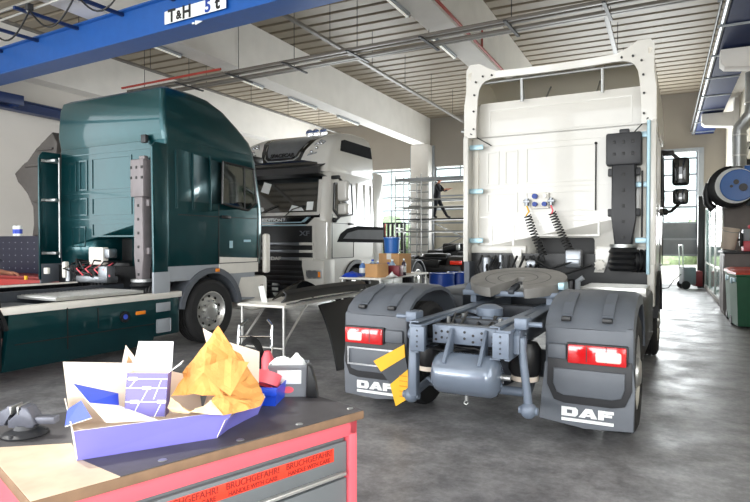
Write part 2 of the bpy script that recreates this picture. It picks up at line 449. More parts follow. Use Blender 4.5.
def tractor(t, paint, kind):
    # chassis
    b = MB()
    for s in (-1, 1):
        y0 = -.45 if kind == 'rear' else -.2
        b.box(s * .36 - .006, s * .36 + .006, y0, 5.5, .72, .97)
        for z in (.72, .96): b.box(min(s * .29, s * .36), max(s * .29, s * .36), y0, 5.5, z, z + .01)
    b.build('chassis_rail', m_chas if kind == 'rear' else m_chasd, t)
    b = MB()
    for y in (.2, 1.5, 2.6, 3.4): b.box(-.355, .355, y - .05, y + .05, .76, .93, .01)
    b.build('cross_member', m_chasd, t)
    b = MB(); b.lathe([(.11, -.85), (.13, -.3), (.24, -.12), (.24, .12), (.13, .3), (.11, .85)], (0, AX_R, .507), 'x', 20)
    b.build('rear_axle', m_chasd, t)
    b = MB(); b.cyl((-.9, AX_F, .45), (.9, AX_F, .45), .08); b.build('front_axle', m_chasd, t)
    for s in (-1, 1):
        for x in (.76, 1.09): wheel(t, s * x, AX_R, .3, 'wheel', m_alu if x > 1 else m_chasd, s)
        wheel(t, s * 1.07, AX_F, .34, 'wheel', m_alu, s)
    # drive line under the cab
    b = MB(); b.box(-.34, .34, 3.62, 5.3, .55, 1.3, .08); b.cyl((0, 1.0, .62), (0, 3.7, .72), .06); b.box(-.3, .3, 3.3, 3.75, .6, 1.1, .06)
    for k in range(8): b.box(-.32 + .08 * k, -.28 + .08 * k, 3.2, 3.32, .75, 1.05 + .05 * (k % 3), .01)
    b.build('gearbox', m_black, t)
    # cab
    b = MB(); b.ring_skin([rr(c[1], c[2], c[3], c[4], c[5], c[0]) for c in CABS])
    cab = b.build('cab_body', paint, t, sharp=30)
    cut = MB(); cut.box(-.36, .5, 3.3, 4.15, 1.1, 1.66, .04); cu = cut.build('cut', m_black)
    if kind == 'rear':   # the white cab ends higher at the back
        pass
    boolcut(cab, cu)
    if kind == 'green':   # glazing one can look through
        cut = MB(); cut.prism([(4.7, 2.25), (5.3, 2.18), (5.48, 2.3), (5.42, 2.83), (4.74, 2.86)], 'x', -1.5, 1.5); boolcut(cab, cut.build('cut', m_black))
        for x in (-.6, .6):
            b = MB(); b.box(x - .24, x + .24, 4.45, 4.6, 2.1, 2.75, .05); b.box(x - .14, x + .14, 4.47, 4.6, 2.72, 2.95, .05); b.build('seat', m_black, cab)
        b = MB(); b.lathe([(.2, 0), (.23, .01), (.23, .03), (.2, .04)], (-.6, 5.2, 2.2), 'z', 24); b.build('steering_wheel', m_black, cab)
    b = MB(); b.box(-.4, .54, 4.05, 4.2, 1.23, 1.7); b.build('engine_tunnel', m_ink, cab)
    # embossed ribs of the rear wall
    b = MB(); y = 3.552
    for x0, x1, z0, z1 in ((-.42, .5, 2.42, 2.92), (-.98, -.8, 2.42, 2.9), (-.72, -.53, 2.42, 2.9), (-.42, .5, 2.02, 2.3), (-.98, -.53, 2.02, 2.3), (-.92, -.58, 1.52, 1.85), (-.42, .56, 1.68, 1.9)):
        b.frame(x0, x1, z0, z1, y, .022, .014)
    for z in (1.95, 2.36, 2.98): b.box(-1.17, 1.17, 3.542, 3.556, z, z + .018)
    b.build('pressed_ribs', paint, cab, sharp=20)
    # lower flank with wheel arch
    for s in (-1, 1):
        arc = [(AX_F - .66 * math.cos(a), .507 + .66 * math.sin(a)) for a in [R(48 + 84 * k / 14) for k in range(15)]]
        arc = [(y, z) for y, z in arc]
        poly = [(3.55, 1.24), (3.55, 1.02)] + [(AX_F - .66 * math.cos(R(51)), 1.02)] + [p for p in arc if p[1] > 1.02] + [(AX_F + .66 * math.cos(R(51)), 1.02), (5.08, .8), (5.12, .62), (5.5, .62), (5.5, 1.24)]
        b = MB(); side_panel(b, s, poly, .0, .06)
        b.build('lower_side_panel', (m_lgrey if kind == 'green' else paint), t)
        b = MB(); rg = []
        for k in range(17):
            a = R(8 + 164 * k / 16); c, q = math.cos(a), math.sin(a)
            rg.append([(s * x, AX_F + r * c, .507 + r * q) for x, r in ((.86, .6), (1.262, .6), (1.262, .69), (1.24, .69), (.86, .63))])
        b.ring_skin(rg); b.build('wheel_arch', m_plast if kind == 'green' else m_plastd, t)
    # windows, doors on both flanks
    for s in (-1, 1):
        b = MB()
        gl = [(4.66, 2.22), (5.3, 2.14), (5.52, 2.28), (5.46, 2.86), (4.7, 2.9)]
        side_panel(b, s, gl, .012, .03)
        w = b.build('side_window', m_sideglass if kind == 'green' else m_glassd, t)
        b = MB()
        for (y0, z0), (y1, z1) in zip(gl, gl[1:] + gl[:1]):
            b.tube([(s * (lerp(HW, z0) + .012), y0, z0), (s * (lerp(HW, z1) + .012), y1, z1)], .018, 6)
        b.box(s * 1.25 - .01, s * 1.25 + .01, 5.2, 5.225, 2.16, 2.88)
        b.build('window_seal', m_black, w)
        b = MB()   # door outline and flank creases
        for y in (4.6, 5.56): b.box(s * 1.243 - .006, s * 1.243 + .006, y - .006, y + .006, 1.25, 2.2, .002)
        b.box(s * 1.243 - .006, s * 1.243 + .006, 4.6, 5.56, 1.25, 1.262)
        b.box(s * 1.248 - .004, s * 1.248 + .004, 3.75, 5.56, 2.0, 2.012)
        b.build('door_gap', m_ink, t)
        b = MB()
        for y in (3.72, 4.05, 4.42): b.prism([(y - .02, 2.1), (y + .02, 2.1), (y + .012, 2.95), (y - .012, 2.95)], 'x', min(s * 1.222, s * 1.252), max(s * 1.222, s * 1.252), bev=.006)
        b.build('flank_rib', paint, t)
        b = MB(); b.box(min(s * 1.24, s * 1.275), max(s * 1.24, s * 1.275), 4.66, 4.86, 1.98, 2.03, .012); b.build('door_handle', m_black, t)
    return cab

def tractor_rear(t, m_f):
    """rear wings with flap, moulded lamp housing"""
    for s in (-1, 1):
        b = MB()
        prof = [(0.0, .93), (.05, 1.01), (.18, 1.09), (.4, 1.155), (.62, 1.175), (.86, 1.165), (1.05, 1.11), (1.2, 1.0), (1.3, .84), (1.34, .66)]
        rg = []
        for i, (y, z) in enumerate(prof):
            ny, nz = (y - .66), (z - .5); l = math.hypot(ny, nz); ny /= l; nz /= l
            sec = []
            for x, d in ((.6, -.05), (.6, -.015), (.64, .0), (.9, .012), (1.19, .0), (1.24, -.02), (1.25, -.1), (1.235, -.1), (1.18, -.03), (.65, -.03)):
                sec.append((s * x, y + ny * d, z + nz * d))
            rg.append(sec)
        b.ring_skin(rg); wing = b.build('rear_wing', m_f, t, sharp=50)
        b = MB()   # raised straps and joint on the wing
        for x in (.76, 1.06):
            for (y0, z0), (y1, z1) in zip(prof[1:3], prof[2:4]):
                b.prism([(y0 - .012, z0 + .012), (y1 - .012, z1 + .012), (y1 - .02, z1 + .035), (y0 - .02, z0 + .035)] if 0 else [(y0, z0), (y1, z1), (y1 - .004, z1 + .026), (y0 - .008, z0 + .022)], 'x', min(s * (x - .04), s * (x + .04)), max(s * (x - .04), s * (x + .04)))
        b.build('wing_strap', m_f, wing)
        b = MB()
        for x in (.76, 1.06): b.box(s * x - .035, s * x + .035, -.01, .07, .985, 1.02, .006)
        b.build('strap_catch', m_black, wing)
        x0, x1 = min(s * .6, s * 1.25), max(s * .6, s * 1.25)
        b = MB(); b.box(x0, x1, 0, .09, .62, .955, .03); hs = b.build('lamp_housing', m_f, t)
        b = MB()
        b.prism([(s * .555, .2), (s * .9, .165), (s * 1.25, .18), (s * 1.255, .5), (s * 1.245, .66), (s * .6, .66), (s * .575, .4)][::(1 if s > 0 else -1)], 'y', .005, .035, bev=.008)
        fl = b.build('mud_flap', m_f, t)
        def U(o, zb, zt): return [(s * (.66 - o), zt), (s * (.655 - o), zb + .1), (s * (.69 - o * .5), zb + .02 - o), (s * (.75), zb - o), (s * 1.1, zb - o), (s * (1.17 + o * .5), zb + .02 - o), (s * (1.2 + o), zb + .1), (s * (1.2 + o), zt)]
        b = MB(); p = U(.035, .385, .7); b.prism(p if s < 0 else p[::-1], 'y', -.012, .01, bev=.005); rim = b.build('panel_rim', m_plastd, fl)
        b = MB(); p = U(-.012, .4, .62); b.prism(p if s < 0 else p[::-1], 'y', -.028, .0, bev=.01); b.build('flap_panel', m_f, fl)
        # tail lamp
        lx0, lx1 = (-1.215, -.825) if s < 0 else (.78, 1.2)
        b = MB(); b.box(lx0, lx1, -.05, .02, .67, .815, .012, seg=2); tl = b.build('tail_light', m_red, t)
        cx0, cx1 = (-1.19, -1.03) if s < 0 else (.98, 1.17)
        b = MB(); b.box(cx0, cx1, -.057, -.03, .69, .78, .02); b.build('reversing_lens', m_clear, tl)
        b = MB()
        for k in range(1, 3): b.box(lx0 + (lx1 - lx0) * k / 3 - .003, lx0 + (lx1 - lx0) * k / 3 + .003, -.052, -.04, .69, .81)
        b.box(lx0 - .01, lx1 + .01, -.035, .01, .675, .825, .01); b.build('lamp_bezel', m_plastd, tl)
        a0, a1 = (-.815, -.63) if s < 0 else (.62, .77)
        b = MB(); b.box(a0, a1, -.03, .02, .69, .81, .02); b.build('blank_cover', m_f, hs)
        if s < 0:
            b = MB(); b.frame(-1.19, -.66, .47, .635, -.03, .016, .014); b.build('plate_frame', m_chrome, fl)
        logo(s * .92, fl)

def logo(cx, parent):
    b = MB(); y0, y1 = -.004, .006
    def bx(x0, x1, z0, z1): b.box(cx + x0, cx + x1, y0, y1, z0, z1)
    w = .115; h0, h1 = .25, .32
    # D
    bx(-.19, -.15, h0, h1); bx(-.15, -.1, h0, h0 + .02); bx(-.15, -.1, h1 - .02, h1)
    b.prism([(cx - .11, h0), (cx - .085, h0), (cx - .068, h0 + .018), (cx - .068, h1 - .018), (cx - .085, h1), (cx - .11, h1)], 'y', y0, y1)
    # A
    b.prism([(cx - .062, h0), (cx - .015, h0), (cx + .003, h0 + .036), (cx + .018, h0 + .036), (cx + .018, h1), (cx - .012, h1)], 'y', y0, y1)
    b.prism([(cx + .018, h0 + .036), (cx + .028, h0), (cx + .072, h0), (cx + .035, h1), (cx + .018, h1)], 'y', y0, y1)
    bx(-.012, .03, h0 + .012, h0 + .026)
    # F
    bx(.08, .12, h0, h1); bx(.12, .19, h1 - .022, h1); bx(.12, .178, h0 + .024, h0 + .042)
    bx(-.19, .19, .212, .234)
    b.build('maker_badge', m_print, parent)

# --- white tractor, seen from behind
WT = thing('tractor_truck', 'white tractor truck seen from behind with bare grey chassis and fifth wheel', 'truck', (-1.44, 4.75, 0), R(-1.8), 'tractor trucks in the workshop')
cab = tractor(WT, m_white, 'rear')
tractor_rear(WT, m_plast)
# roof: high roof back wall and the open air deflector
b = MB(); b.ring_skin([rr(3.55, yf, hw, .06, .2, z) for z, yf, hw in ((3.1, 5.66, 1.215), (3.3, 5.6, 1.21), (3.53, 5.3, 1.18), (3.6, 5.0, 1.1))])
b.frame(-.95, .95, 3.14, 3.5, 3.552, .02, .01); b.build('high_roof', m_white, WT)
b = MB()
for s in (-1, 1):
    o = [(3.32, 3.1), (3.32, 3.55), (3.36, 3.62), (3.36, 3.72), (3.32, 3.78), (3.32, 4.0), (3.36, 4.08), (3.7, 4.1), (4.4, 4.0), (5.1, 3.72), (5.5, 3.45), (5.6, 3.1)]
    rgs = []
    for dx in (0, .05): rgs.append([(s * (1.245 - dx - max(0, (z - 3.6)) * .14), y, z) for y, z in o])
    b.ring_skin(rgs)
OUT = [(1.24, 3.08), (1.24, 3.5), (1.225, 3.62), (1.21, 3.74), (1.215, 4.04), (1.17, 4.12), (1.02, 4.12), (.9, 4.04), (.78, 3.985), (.4, 3.97), (0, 3.965)]
INN = [(1.07, 3.08), (1.07, 3.3), (1.06, 3.45), (1.05, 3.6), (1.03, 3.74), (.99, 3.82), (.94, 3.86), (.86, 3.885), (.76, 3.89), (.4, 3.88), (0, 3.875)]
OUT = OUT + [(-x, z) for x, z in OUT[-2::-1]]; INN = INN + [(-x, z) for x, z in INN[-2::-1]]
def yb(z): return 3.3 + max(0, z - 3.9) * .15
fb = MB(); fb.ring_skin([[(o[0], yb(o[1]), o[1]), (i[0], yb(i[1]) + .02, i[1]), (i[0], yb(i[1]) + .06, i[1]), (o[0], yb(o[1]) + .05, o[1])] for o, i in zip(OUT, INN)])
fb.build('deflector_frame', m_white, WT, sharp=40)
rg = []
for y, z, hw in ((3.34, 3.93, 1.1), (3.36, 3.95, 1.12), (3.8, 4.06, 1.16), (4.4, 3.98, 1.18), (5.1, 3.71, 1.2), (5.45, 3.48, 1.2)):
    rg.append([(-hw, y, z + .06), (-hw * .6, y, z), (0, y, z - .01), (hw * .6, y, z), (hw, y, z + .06), (hw, y + .03, z + .03), (hw * .6, y + .03, z - .035), (0, y + .03, z - .045), (-hw * .6, y + .03, z - .035), (-hw, y + .03, z + .03)])
b.ring_skin(rg); defl = b.build('roof_deflector', m_shell, WT, sharp=40)
b = MB()
for s in (-1, 1):
    for z in (3.2, 3.45, 3.68, 3.86): b.cyl((s * (1.1 - max(0, z - 3.6) * .12), 3.29, z), (s * (1.1 - max(0, z - 3.6) * .12), 3.312, z), .014, n=8)
for x in (-.97, -.84, .84, .97): b.cyl((x, 3.295, 3.93), (x, 3.325, 3.93), .014, n=8)
b.build('deflector_bolts', m_ink, defl)
b = MB(); b.cyl((-1.0, 3.42, 3.86), (1.0, 3.42, 3.86), .018, n=8)
for x in (-.45, .6): b.cyl((x, 3.42, 3.86), (x, 3.62, 3.5), .016, n=8); b.cyl((x, 3.45, 3.55), (x, 3.42, 3.86), .022, n=8)
for x in (-.25, .45): b.cyl((x, 4.4, 3.95), (x, 3.9, 3.6), .014, n=8)
b.build('deflector_stay', m_galv, WT)
for x in (-.6, -.42, -.05, .3, .7):
    pass
b = MB()
for x in (-.62, -.4, -.05, .32, .45): b.box(x - .06, x + .06, 3.36, 3.44, 3.885, 3.915, .01)
b.build('stay_clamp', m_offw, WT)
# side deflectors with hinges
for s in (-1, 1):
    b = MB(); b.prism([(3.56, 1.32), (3.28, 1.32), (3.27, 3.05), (3.3, 3.12), (3.56, 3.12)], 'x', min(s * 1.2, s * 1.245), max(s * 1.2, s * 1.245), bev=.012)
    b.box(s * 1.2 - .03, s * 1.2 + .03, 3.27, 3.31, 1.32, 3.08, .01)
    sd = b.build('side_deflector', m_white, WT)
    b = MB()
    for z in (1.62, 2.33, 2.96): b.box(min(s * 1.0, s * 1.2), max(s * 1.0, s * 1.2), 3.42, 3.45, z - .035, z + .035, .006)
    b.build('deflector_hinge', m_lblue, sd)
    b = MB(); b.prism([(3.6, .78), (3.6, 1.32), (3.28, 1.32), (3.3, .8)], 'x', min(s * 1.15, s * 1.235), max(s * 1.15, s * 1.235), bev=.012)
    b.build('lower_deflector', m_plast if s < 0 else m_white, WT)
b = MB(); b.cyl((1.16, 3.26, 1.2), (1.16, 3.26, 3.1), .022, n=10); b.build('grab_rail', m_lblue, WT)
b = MB(); b.box(1.04, 1.12, 3.52, 3.56, 1.45, 2.98, .01); b.box(-1.16, -1.1, 3.52, 3.56, 1.45, 2.98, .01); b.build('corner_channel', m_offw, WT)
b = MB(); b.tube([(-1.15, 3.3, 3.14), (-.9, 3.5, 2.98)], .008, 6); b.tube([(1.15, 3.3, 3.14), (.95, 3.5, 2.98)], .008, 6)
b.cyl((.51, 3.53, 2.02), (.51, 3.53, 2.9), .009, n=8); b.sph((.51, 3.53, 2.91), .02, 8)
b.cyl((1.08, 3.4, 1.66), (1.08, 3.4, 2.5), .012, n=8); b.build('cable', m_ink, WT)
snorkel(WT, m_plastd, .655, 1.075, 2.99, 2.58, 1.56)
b = MB()   # skirt-like lower rear edge of the cab
b.box(-1.2, -.4, 3.5, 3.6, 1.44, 1.55, .015); b.box(.52, 1.2, 3.5, 3.6, 1.44, 1.55, .015)
b.prism([(-.46, 1.5), (-.46, 1.26), (-.4, 1.24), (-.4, 1.2), (-.52, 1.2), (-.54, 1.3), (-.6, 1.5)], 'y', 3.48, 3.58)
b.prism([(.52, 1.5), (.52, 1.26), (.5, 1.2), (.62, 1.2), (.66, 1.3), (.7, 1.5)], 'y', 3.48, 3.58)
b.build('cab_bracket', m_white, cab)
b = MB(); b.box(-1.2, 1.2, 3.52, 3.6, 1.0, 1.44); b.build('rear_shade_panel', m_black, WT)  # black panel standing in for the shade under the cab
# air and electric couplings with coiled lines
b = MB(); b.box(-.33, -.09, 3.49, 3.55, 2.06, 2.28, .012); pl = b.build('coupling_plate', m_offw, WT)
b = MB()
for x, z, r in ((-.27, 2.23, .036), (-.27, 2.12, .032), (-.14, 2.12, .032)): b.cyl((x, 3.42, z), (x, 3.5, z), r, n=14)
b.build('socket', m_inkb, pl)
b = MB(); b.cyl((-.14, 3.45, 2.23), (-.14, 3.5, 2.23), .03, n=14); b.build('socket_cap', m_offw, pl)
for x, mm in ((-.38, m_yel), (-.05, m_redp)):
    b = MB(); b.cyl((x, 3.45, 2.1), (x, 3.45, 2.2), .03); b.box(x - .045, x + .045, 3.42, 3.47, 2.14, 2.18, .008); b.build('air_coupling', m_steel, pl)
    b = MB(); b.tube([(x, 3.44, 2.1), (x + (.04 if x < -.2 else .03), 3.42, 2.02), (x, 3.4, 1.96)], .011, 8); b.build('coupling_tail', mm, pl)
for p0, p1 in (((-.36, 3.4, 1.97), (-.12, 3.3, 1.42)), ((-.03, 3.4, 2.0), (.22, 3.32, 1.5))):
    p0, p1 = V(p0), V(p1); d = p1 - p0; a = V((1, 0, .3)).normalized(); c = V((0, 1, 0)); pts = []
    N = 12 * 14
    for k in range(N + 1):
        f = k / N; q = 2 * math.pi * 14 * f
        pts.append(p0 + d * f + V((0, -.05, 0)) * math.sin(math.pi * f) + (a * math.cos(q) + c * math.sin(q)) * .048)
    b = MB(); b.tube(pts, .0085, 6); b.build('coiled_air_line', m_ink, WT, sharp=180)
b = MB(); b.tube([(-.12, 3.3, 1.42), (-.1, 3.3, 1.34), (-.2, 3.25, 1.3), (-.25, 3.3, 1.42)], .012); b.tube([(.22, 3.32, 1.5), (.3, 3.3, 1.4), (.15, 3.3, 1.32)], .012)
b.build('line_tail', m_ink, WT)
# mechanics visible under the cab
b = MB()
b.box(.18, .38, 3.2, 3.4, 1.26, 1.5, .03); b.box(.2, .36, 3.18, 3.22, 1.3, 1.38, .01); b.box(-.34, -.2, 3.25, 3.4, 1.24, 1.36, .03)
b.cyl((-.9, 3.3, 1.05), (-.9, 3.3, 1.38), .07); b.cyl((-.7, 3.3, 1.0), (-.7, 3.3, 1.42), .03)
b.build('air_valve', m_steel, WT)
b = MB()
for k in range(9):
    x = -1.0 + k * .1; b.tube([(x, 3.4, 1.4), (x + .03 * math.sin(k * 2), 3.2, 1.25), (x + .05, 3.25, 1.08)], .018)
b.tube([(-.3, 3.3, 1.4), (0, 3.15, 1.25), (.3, 3.2, 1.35)], .016); b.tube([(-.2, 3.3, 1.3), (.1, 3.15, 1.15), (.5, 3.3, 1.3)], .014)
b.build('hose_bundle', m_black, WT)
b = MB()
for cx, cz in ((-.44, 1.3), (.58, 1.3)):
    pts = []
    for k in range(16):
        a = 2 * math.pi * k / 16; r = .075 if k % 2 else .055
        pts.append((cx + r * math.cos(a), cz + r * math.sin(a)))
    b.prism(pts, 'y', 3.42, 3.47)
b.build('cab_lock_rosette', m_offw, WT)
# fifth wheel
tl = R(-11); fx = MB()
def fw(p): 
    q = M.Translation((0.02, 1.42, 1.225)) @ M.Rotation(-tl, 4, 'X'); return q @ V(p)
out = []
N = 40
for k in range(N + 1):
    a = R(-75 + 330 * k / N); out.append((.47 * math.cos(a + 0), .45 * math.sin(a)))
pts = [p for p in out]
pts = []
for k in range(41):
    a = R(-66 + 312 * k / 40); pts.append((.495 * math.cos(a), .47 * math.sin(a)))
# now walk the mouth: left horn, throat, right horn
pts += [(-.17, -.43), (-.1, -.25), (-.02, -.12), (.0, .02), (.07, .02), (.08, -.12), (.11, -.25), (.17, -.43)]
lo = [fw((x, y, -.045 - (.05 if y < -.2 and abs(x) > .05 else 0))) for x, y in pts]; hi = [fw((x, y, 0)) for x, y in pts]
fx.ring_skin([lo, hi])
f5 = fx.build('fifth_wheel', mat('fifth_wheel_top', '#85837f', .5, metal=.2, var=.18, scale=5), WT, sharp=30)
b = MB()
for r in (.2, .33):
    n_ = 48; rg = []
    for k in range(n_ + 1):
        a = R(-62 + 304 * k / n_); rg.append([fw((q * math.cos(a), q * .95 * math.sin(a), .0025)) for q in (r, r + .009)])
    for p, q in zip(rg, rg[1:]): b.poly([p[0], p[1], q[1], q[0]])
b.build('grease_groove', m_plastd, f5)
b = MB(); b.box(-.03, .03, -.3, -.02, -.1, -.055, .01, mx=M.Translation((0.02, 1.42, 1.225)) @ M.Rotation(-tl, 4, 'X')); b.build('jaw', m_chasd, f5)
b = MB()
for s in (-1, 1):
    b.prism([(1.22, 1.09), (1.66, 1.09), (1.56, 1.16), (1.32, 1.16)], 'x', min(s * .38, s * .5), max(s * .38, s * .5), bev=.01)
b.build('fifth_wheel_bracket', m_chas, WT)
b = MB(); b.box(-.5, .5, 1.2, 1.9, 1.06, 1.09, .006); b.box(-.5, .5, 1.16, 1.22, 1.045, 1.1, .01); b.box(-.42, -.36, 1.2, 1.9, .97, 1.06); b.box(.36, .42, 1.2, 1.9, .97, 1.06); b.build('mounting_plate', m_chas, WT)
b = MB(); b.box(.47, .53, 1.2, 1.42, 1.13, 1.2, .008); b.build('release_handle_plate', m_lblue, f5)
# rear frame, cross member, air tank
b = MB()
for s in (-1, 1):
    q = .04
    b.box(q + min(s * .275, s * .4), q + max(s * .275, s * .4), -.47, -.43, .735, .93, .006)
    b.prism([(-.45, .72), (-.2, .72), (.1, .8), (.1, .95), (-.45, .93)], 'x', q + min(s * .36, s * .4), q + max(s * .36, s * .4), bev=.006)
    b.prism([(-.46, .925), (1.6, .965), (1.6, .985), (-.46, .945)], 'x', q + min(s * .3, s * .41), q + max(s * .3, s * .41), bev=.004)
rt = b.build('rail_end', m_chas, WT)
b = MB()
for s in (-1, 1):
    for z in (.775, .81, .855, .9): b.cyl((s * .335 + .04, -.475, z), (s * .335 + .04, -.465, z), .008, n=6)
b.build('rail_bolt', m_chasd, rt)
b = MB(); b.box(-.22, .33, -.33, -.3, .79, .93, .008); b.box(-.22, .33, -.33, -.22, .92, .935, .004); cm = b.build('end_cross_member', m_chas, WT)
b = MB()
for x in (-.19, -.14, -.09, .05, .12, .19, .28):
    for z in (.83, .88): b.cyl((x, -.333, z + .012 * math.sin(x * 40)), (x, -.327, z + .012 * math.sin(x * 40)), .011, n=8)
b.build('bolt_holes', m_ink, cm)
b = MB(); pr = [(.02, -.31), (.1, -.305), (.15, -.28), (.172, -.24), (.175, -.2), (.175, .2), (.172, .24), (.15, .28), (.1, .305), (.02, .31)]
pr = [(r * .94, h * .87) for r, h in pr]
b.lathe(pr, (.09, -.38, .575), 'x', 32); tank = b.build('air_tank', m_tank, WT)
b = MB(); b.cyl((.1, -.42, .42), (.1, -.42, .38), .014, n=8); b.tube([(.09, -.42, .38), (.08, -.42, .36), (.1, -.42, .35), (.115, -.42, .365)], .005, 6); b.cyl((.35, -.38, .58), (.43, -.38, .58), .022, n=10)
b.build('drain_valve', m_galv, tank)
b = MB()
for x in (-.05, .23):
    b.prism([(-.335, .92), (-.36, .91), (-.53, .68), (-.5, .66), (-.335, .74)], 'x', x - .014, x + .014, bev=.004)
b.build('tank_bracket', m_chas, WT)
b = MB(); b.box(-.4, .25, -.2, -.14, .8, .93, .01); b.tube([(-.3, -.25, .74), (-.1, -.3, .72), (.1, -.25, .76), (.25, -.3, .72)], .012); b.tube([(-.3, -.22, .78), (0, -.28, .76), (.3, -.22, .74)], .009)
b.build('air_pipe', m_black, WT)
# anti-roll links and lower bar
for s in (-1, 1):
    x0, x1 = (.49, .545) if s > 0 else (-.395, -.42)
    b = MB(); b.tube([(x0, -.3, .87), ((x0 * .8 + x1 * .2), -.32, .78), (x1, -.3, .36)], [.038, .03, .032], 12); b.sph((x1, -.3, .335), .064, 14); b.cyl((x1 - .07, -.3, .335), (x1 + .07, -.3, .335), .03, n=12)
    lk = b.build('stabiliser_link', m_chas, WT)
    q = .04
    b = MB(); b.prism([(-.36, .76), (-.2, .76), (-.2, .93), (-.3, .95), (-.36, .9)], 'x', q + min(s * .4, s * .45), q + max(s * .4, s * .45), bev=.01); b.cyl((q + s * .4, -.29, .84), (q + s * .48, -.29, .84), .045, n=16)
    b.box(q + min(s * .4, s * .5), q + max(s * .4, s * .5), -.34, -.18, .94, 1.03, .015); b.cyl((q + s * .42, -.28, .98), (q + s * .6, -.28, .98), .02, n=10); b.build('link_bracket', m_chas, WT)
    b = MB(); b.lathe([(.1, .5), (.135, .56), (.13, .64), (.135, .72), (.1, .78)], (s * .42, .1, 0), 'z', 20); b.build('air_spring', m_black, WT)
    b = MB(); b.cyl((s * .42, .1, .47), (s * .42, .1, .51), .11, n=20); b.build('spring_seat', m_inner, WT)
b = MB(); b.tube([(-.42, -.3, .335), (-.44, .1, .36), (-.4, .5, .42)], .035, 10); b.tube([(.545, -.3, .335), (.44, .1, .36), (.4, .5, .42)], .035, 10); b.cyl((-.44, .08, .37), (.46, .08, .37), .038, n=12); b.build('stabiliser_bar', m_chas, WT)
b = MB(); b.box(-.42, -.35, -.36, -.28, .34, .74, .012); b.build('flap_post', m_chas, WT)
# clutter between the rails
b = MB()
b.lathe([(.09, .9), (.12, .93), (.12, 1.0), (.06, 1.03)], (.0, .5, 0), 'z', 20); b.cyl((-.3, .3, .9), (.3, .3, .92), .03); b.box(-.3, -.15, .7, .95, .8, .95, .02); b.box(.12, .3, .2, .42, .78, .9, .02)
b.build('axle_valve', m_chas, WT)
b = MB(); random.seed(3)
for k in range(9):
    x = -.3 + .07 * k; b.tube([(x, -.1, .86), (x + random.uniform(-.1, .1), .3, .92 + random.uniform(-.05, .05)), (x + random.uniform(-.1, .1), .8, .85)], .011, 6)
b.build('brake_hose', m_black, WT)
b = MB()
for k in range(10): b.box(-.32 + .065 * k, -.3 + .065 * k, .02, .05, .86, .9, .004)
for x, y in ((-.25, .1), (-.2, .35), (.2, .15), (-.28, .6)): b.cyl((x, y, .86), (x, y, .95), .02, n=10)
b.build('pipe_union', m_galv, WT)
# catwalk
b = MB(); b.box(.52, 1.2, 2.25, 2.95, 1.05, 1.09, .008)
for k in range(14): b.box(.55, 1.17, 2.3 + k * .045, 2.315 + k * .045, 1.088, 1.097)
b.box(.52, 1.2, 2.23, 2.26, 1.0, 1.1, .006); b.build('catwalk', m_alu, WT)
b = MB(); b.tube([(.5, 2.2, 1.0), (.5, 2.2, 1.16), (.56, 2.2, 1.2)], .03, 10); b.build('catwalk_post', m_lgrey, WT)
for s in (-1, 1):
    b = MB(); b.box(min(s * .62, s * 1.22), max(s * .62, s * 1.22), 1.55, 3.3, .42, 1.02, .06); b.build('fuel_tank', m_chasd if s < 0 else m_black, WT)
# right and left mirrors
def mirrors(t, m_shell, m_arm, sides=(-1, 1)):
    for s in sides:
        b = MB(); b.tube([(s * 1.2, 5.4, 3.0), (s * 1.36, 5.5, 2.98), (s * 1.48, 5.52, 2.86)], .03); b.tube([(s * 1.22, 5.5, 2.05), (s * 1.36, 5.55, 2.08), (s * 1.48, 5.52, 2.2)], .025)
        b.box(s * 1.3 - .1, s * 1.3 + .1, 5.46, 5.54, 2.94, 3.02, .02); b.sph((s * 1.27, 5.5, 2.07), .06)
        arm = b.build('mirror_arm', m_arm, t)
        b = MB(); b.box(s * 1.49 - .12, s * 1.49 + .12, 5.42, 5.58, 2.47, 2.9, .05, seg=3); b.box(s * 1.49 - .11, s * 1.49 + .11, 5.42, 5.58, 2.18, 2.42, .05, seg=3)
        sh = b.build('mirror_shell', m_shell, t)
        b = MB(); b.box(s * 1.49 - .1, s * 1.49 + .1, 5.41, 5.425, 2.5, 2.87, .01); b.box(s * 1.49 - .09, s * 1.49 + .09, 5.41, 5.425, 2.2, 2.4, .01); b.build('mirror_glass', m_glassd, sh)
mirrors(WT, m_black, m_black)

# --- dark green tractor
GT = thing('tractor_truck', 'dark green tractor truck with high roof, chrome front rim and side skirts', 'truck', (-7.806, 2.761, 0), R(-1.8), 'tractor trucks in the workshop')
cab = tractor(GT, m_green, 'green')
b = MB(); b.ring_skin([rr(yb, yf, hw, .08, rf, z) for z, yb, yf, hw, rf in ((3.1, 3.54, 5.62, 1.225, .2), (3.3, 3.5, 5.5, 1.225, .22), (3.5, 3.5, 5.25, 1.21, .25), (3.72, 3.51, 4.95, 1.19, .3), (3.84, 3.54, 4.65, 1.16, .3), (3.89, 3.62, 4.4, 1.1, .3))])
b.build('high_roof', m_green, GT, sharp=40)
b = MB(); front_panel(b, [(-1.05, 2.2), (1.05, 2.2), (.98, 2.98), (-.98, 2.98)]); b.build('windscreen', m_glassd, GT)
b = MB(); b.box(-1.15, 1.15, 5.55, 5.85, 3.0, 3.12, .03); b.build('sun_visor', m_black, GT)
b = MB(); b.box(-1.2, 1.2, 5.5, 5.9, .4, 1.0, .06); b.build('bumper', m_offw, GT)
b = MB(); b.box(-1.0, 1.0, 5.76, 5.83, 1.05, 2.0, .02); b.build('grille', m_black, GT)
b = MB(); b.box(1.2, 1.3, 5.72, 5.86, 1.05, 1.75, .04); b.build('corner_vane', m_offw, GT)
b = MB()
for s in (-1, 1): side_panel(b, s, [(4.62, 1.08), (5.58, 1.08), (5.58, 1.32), (4.62, 1.36)], .012, .03)
b.build('door_step_panel', m_offw, GT)
b = MB()
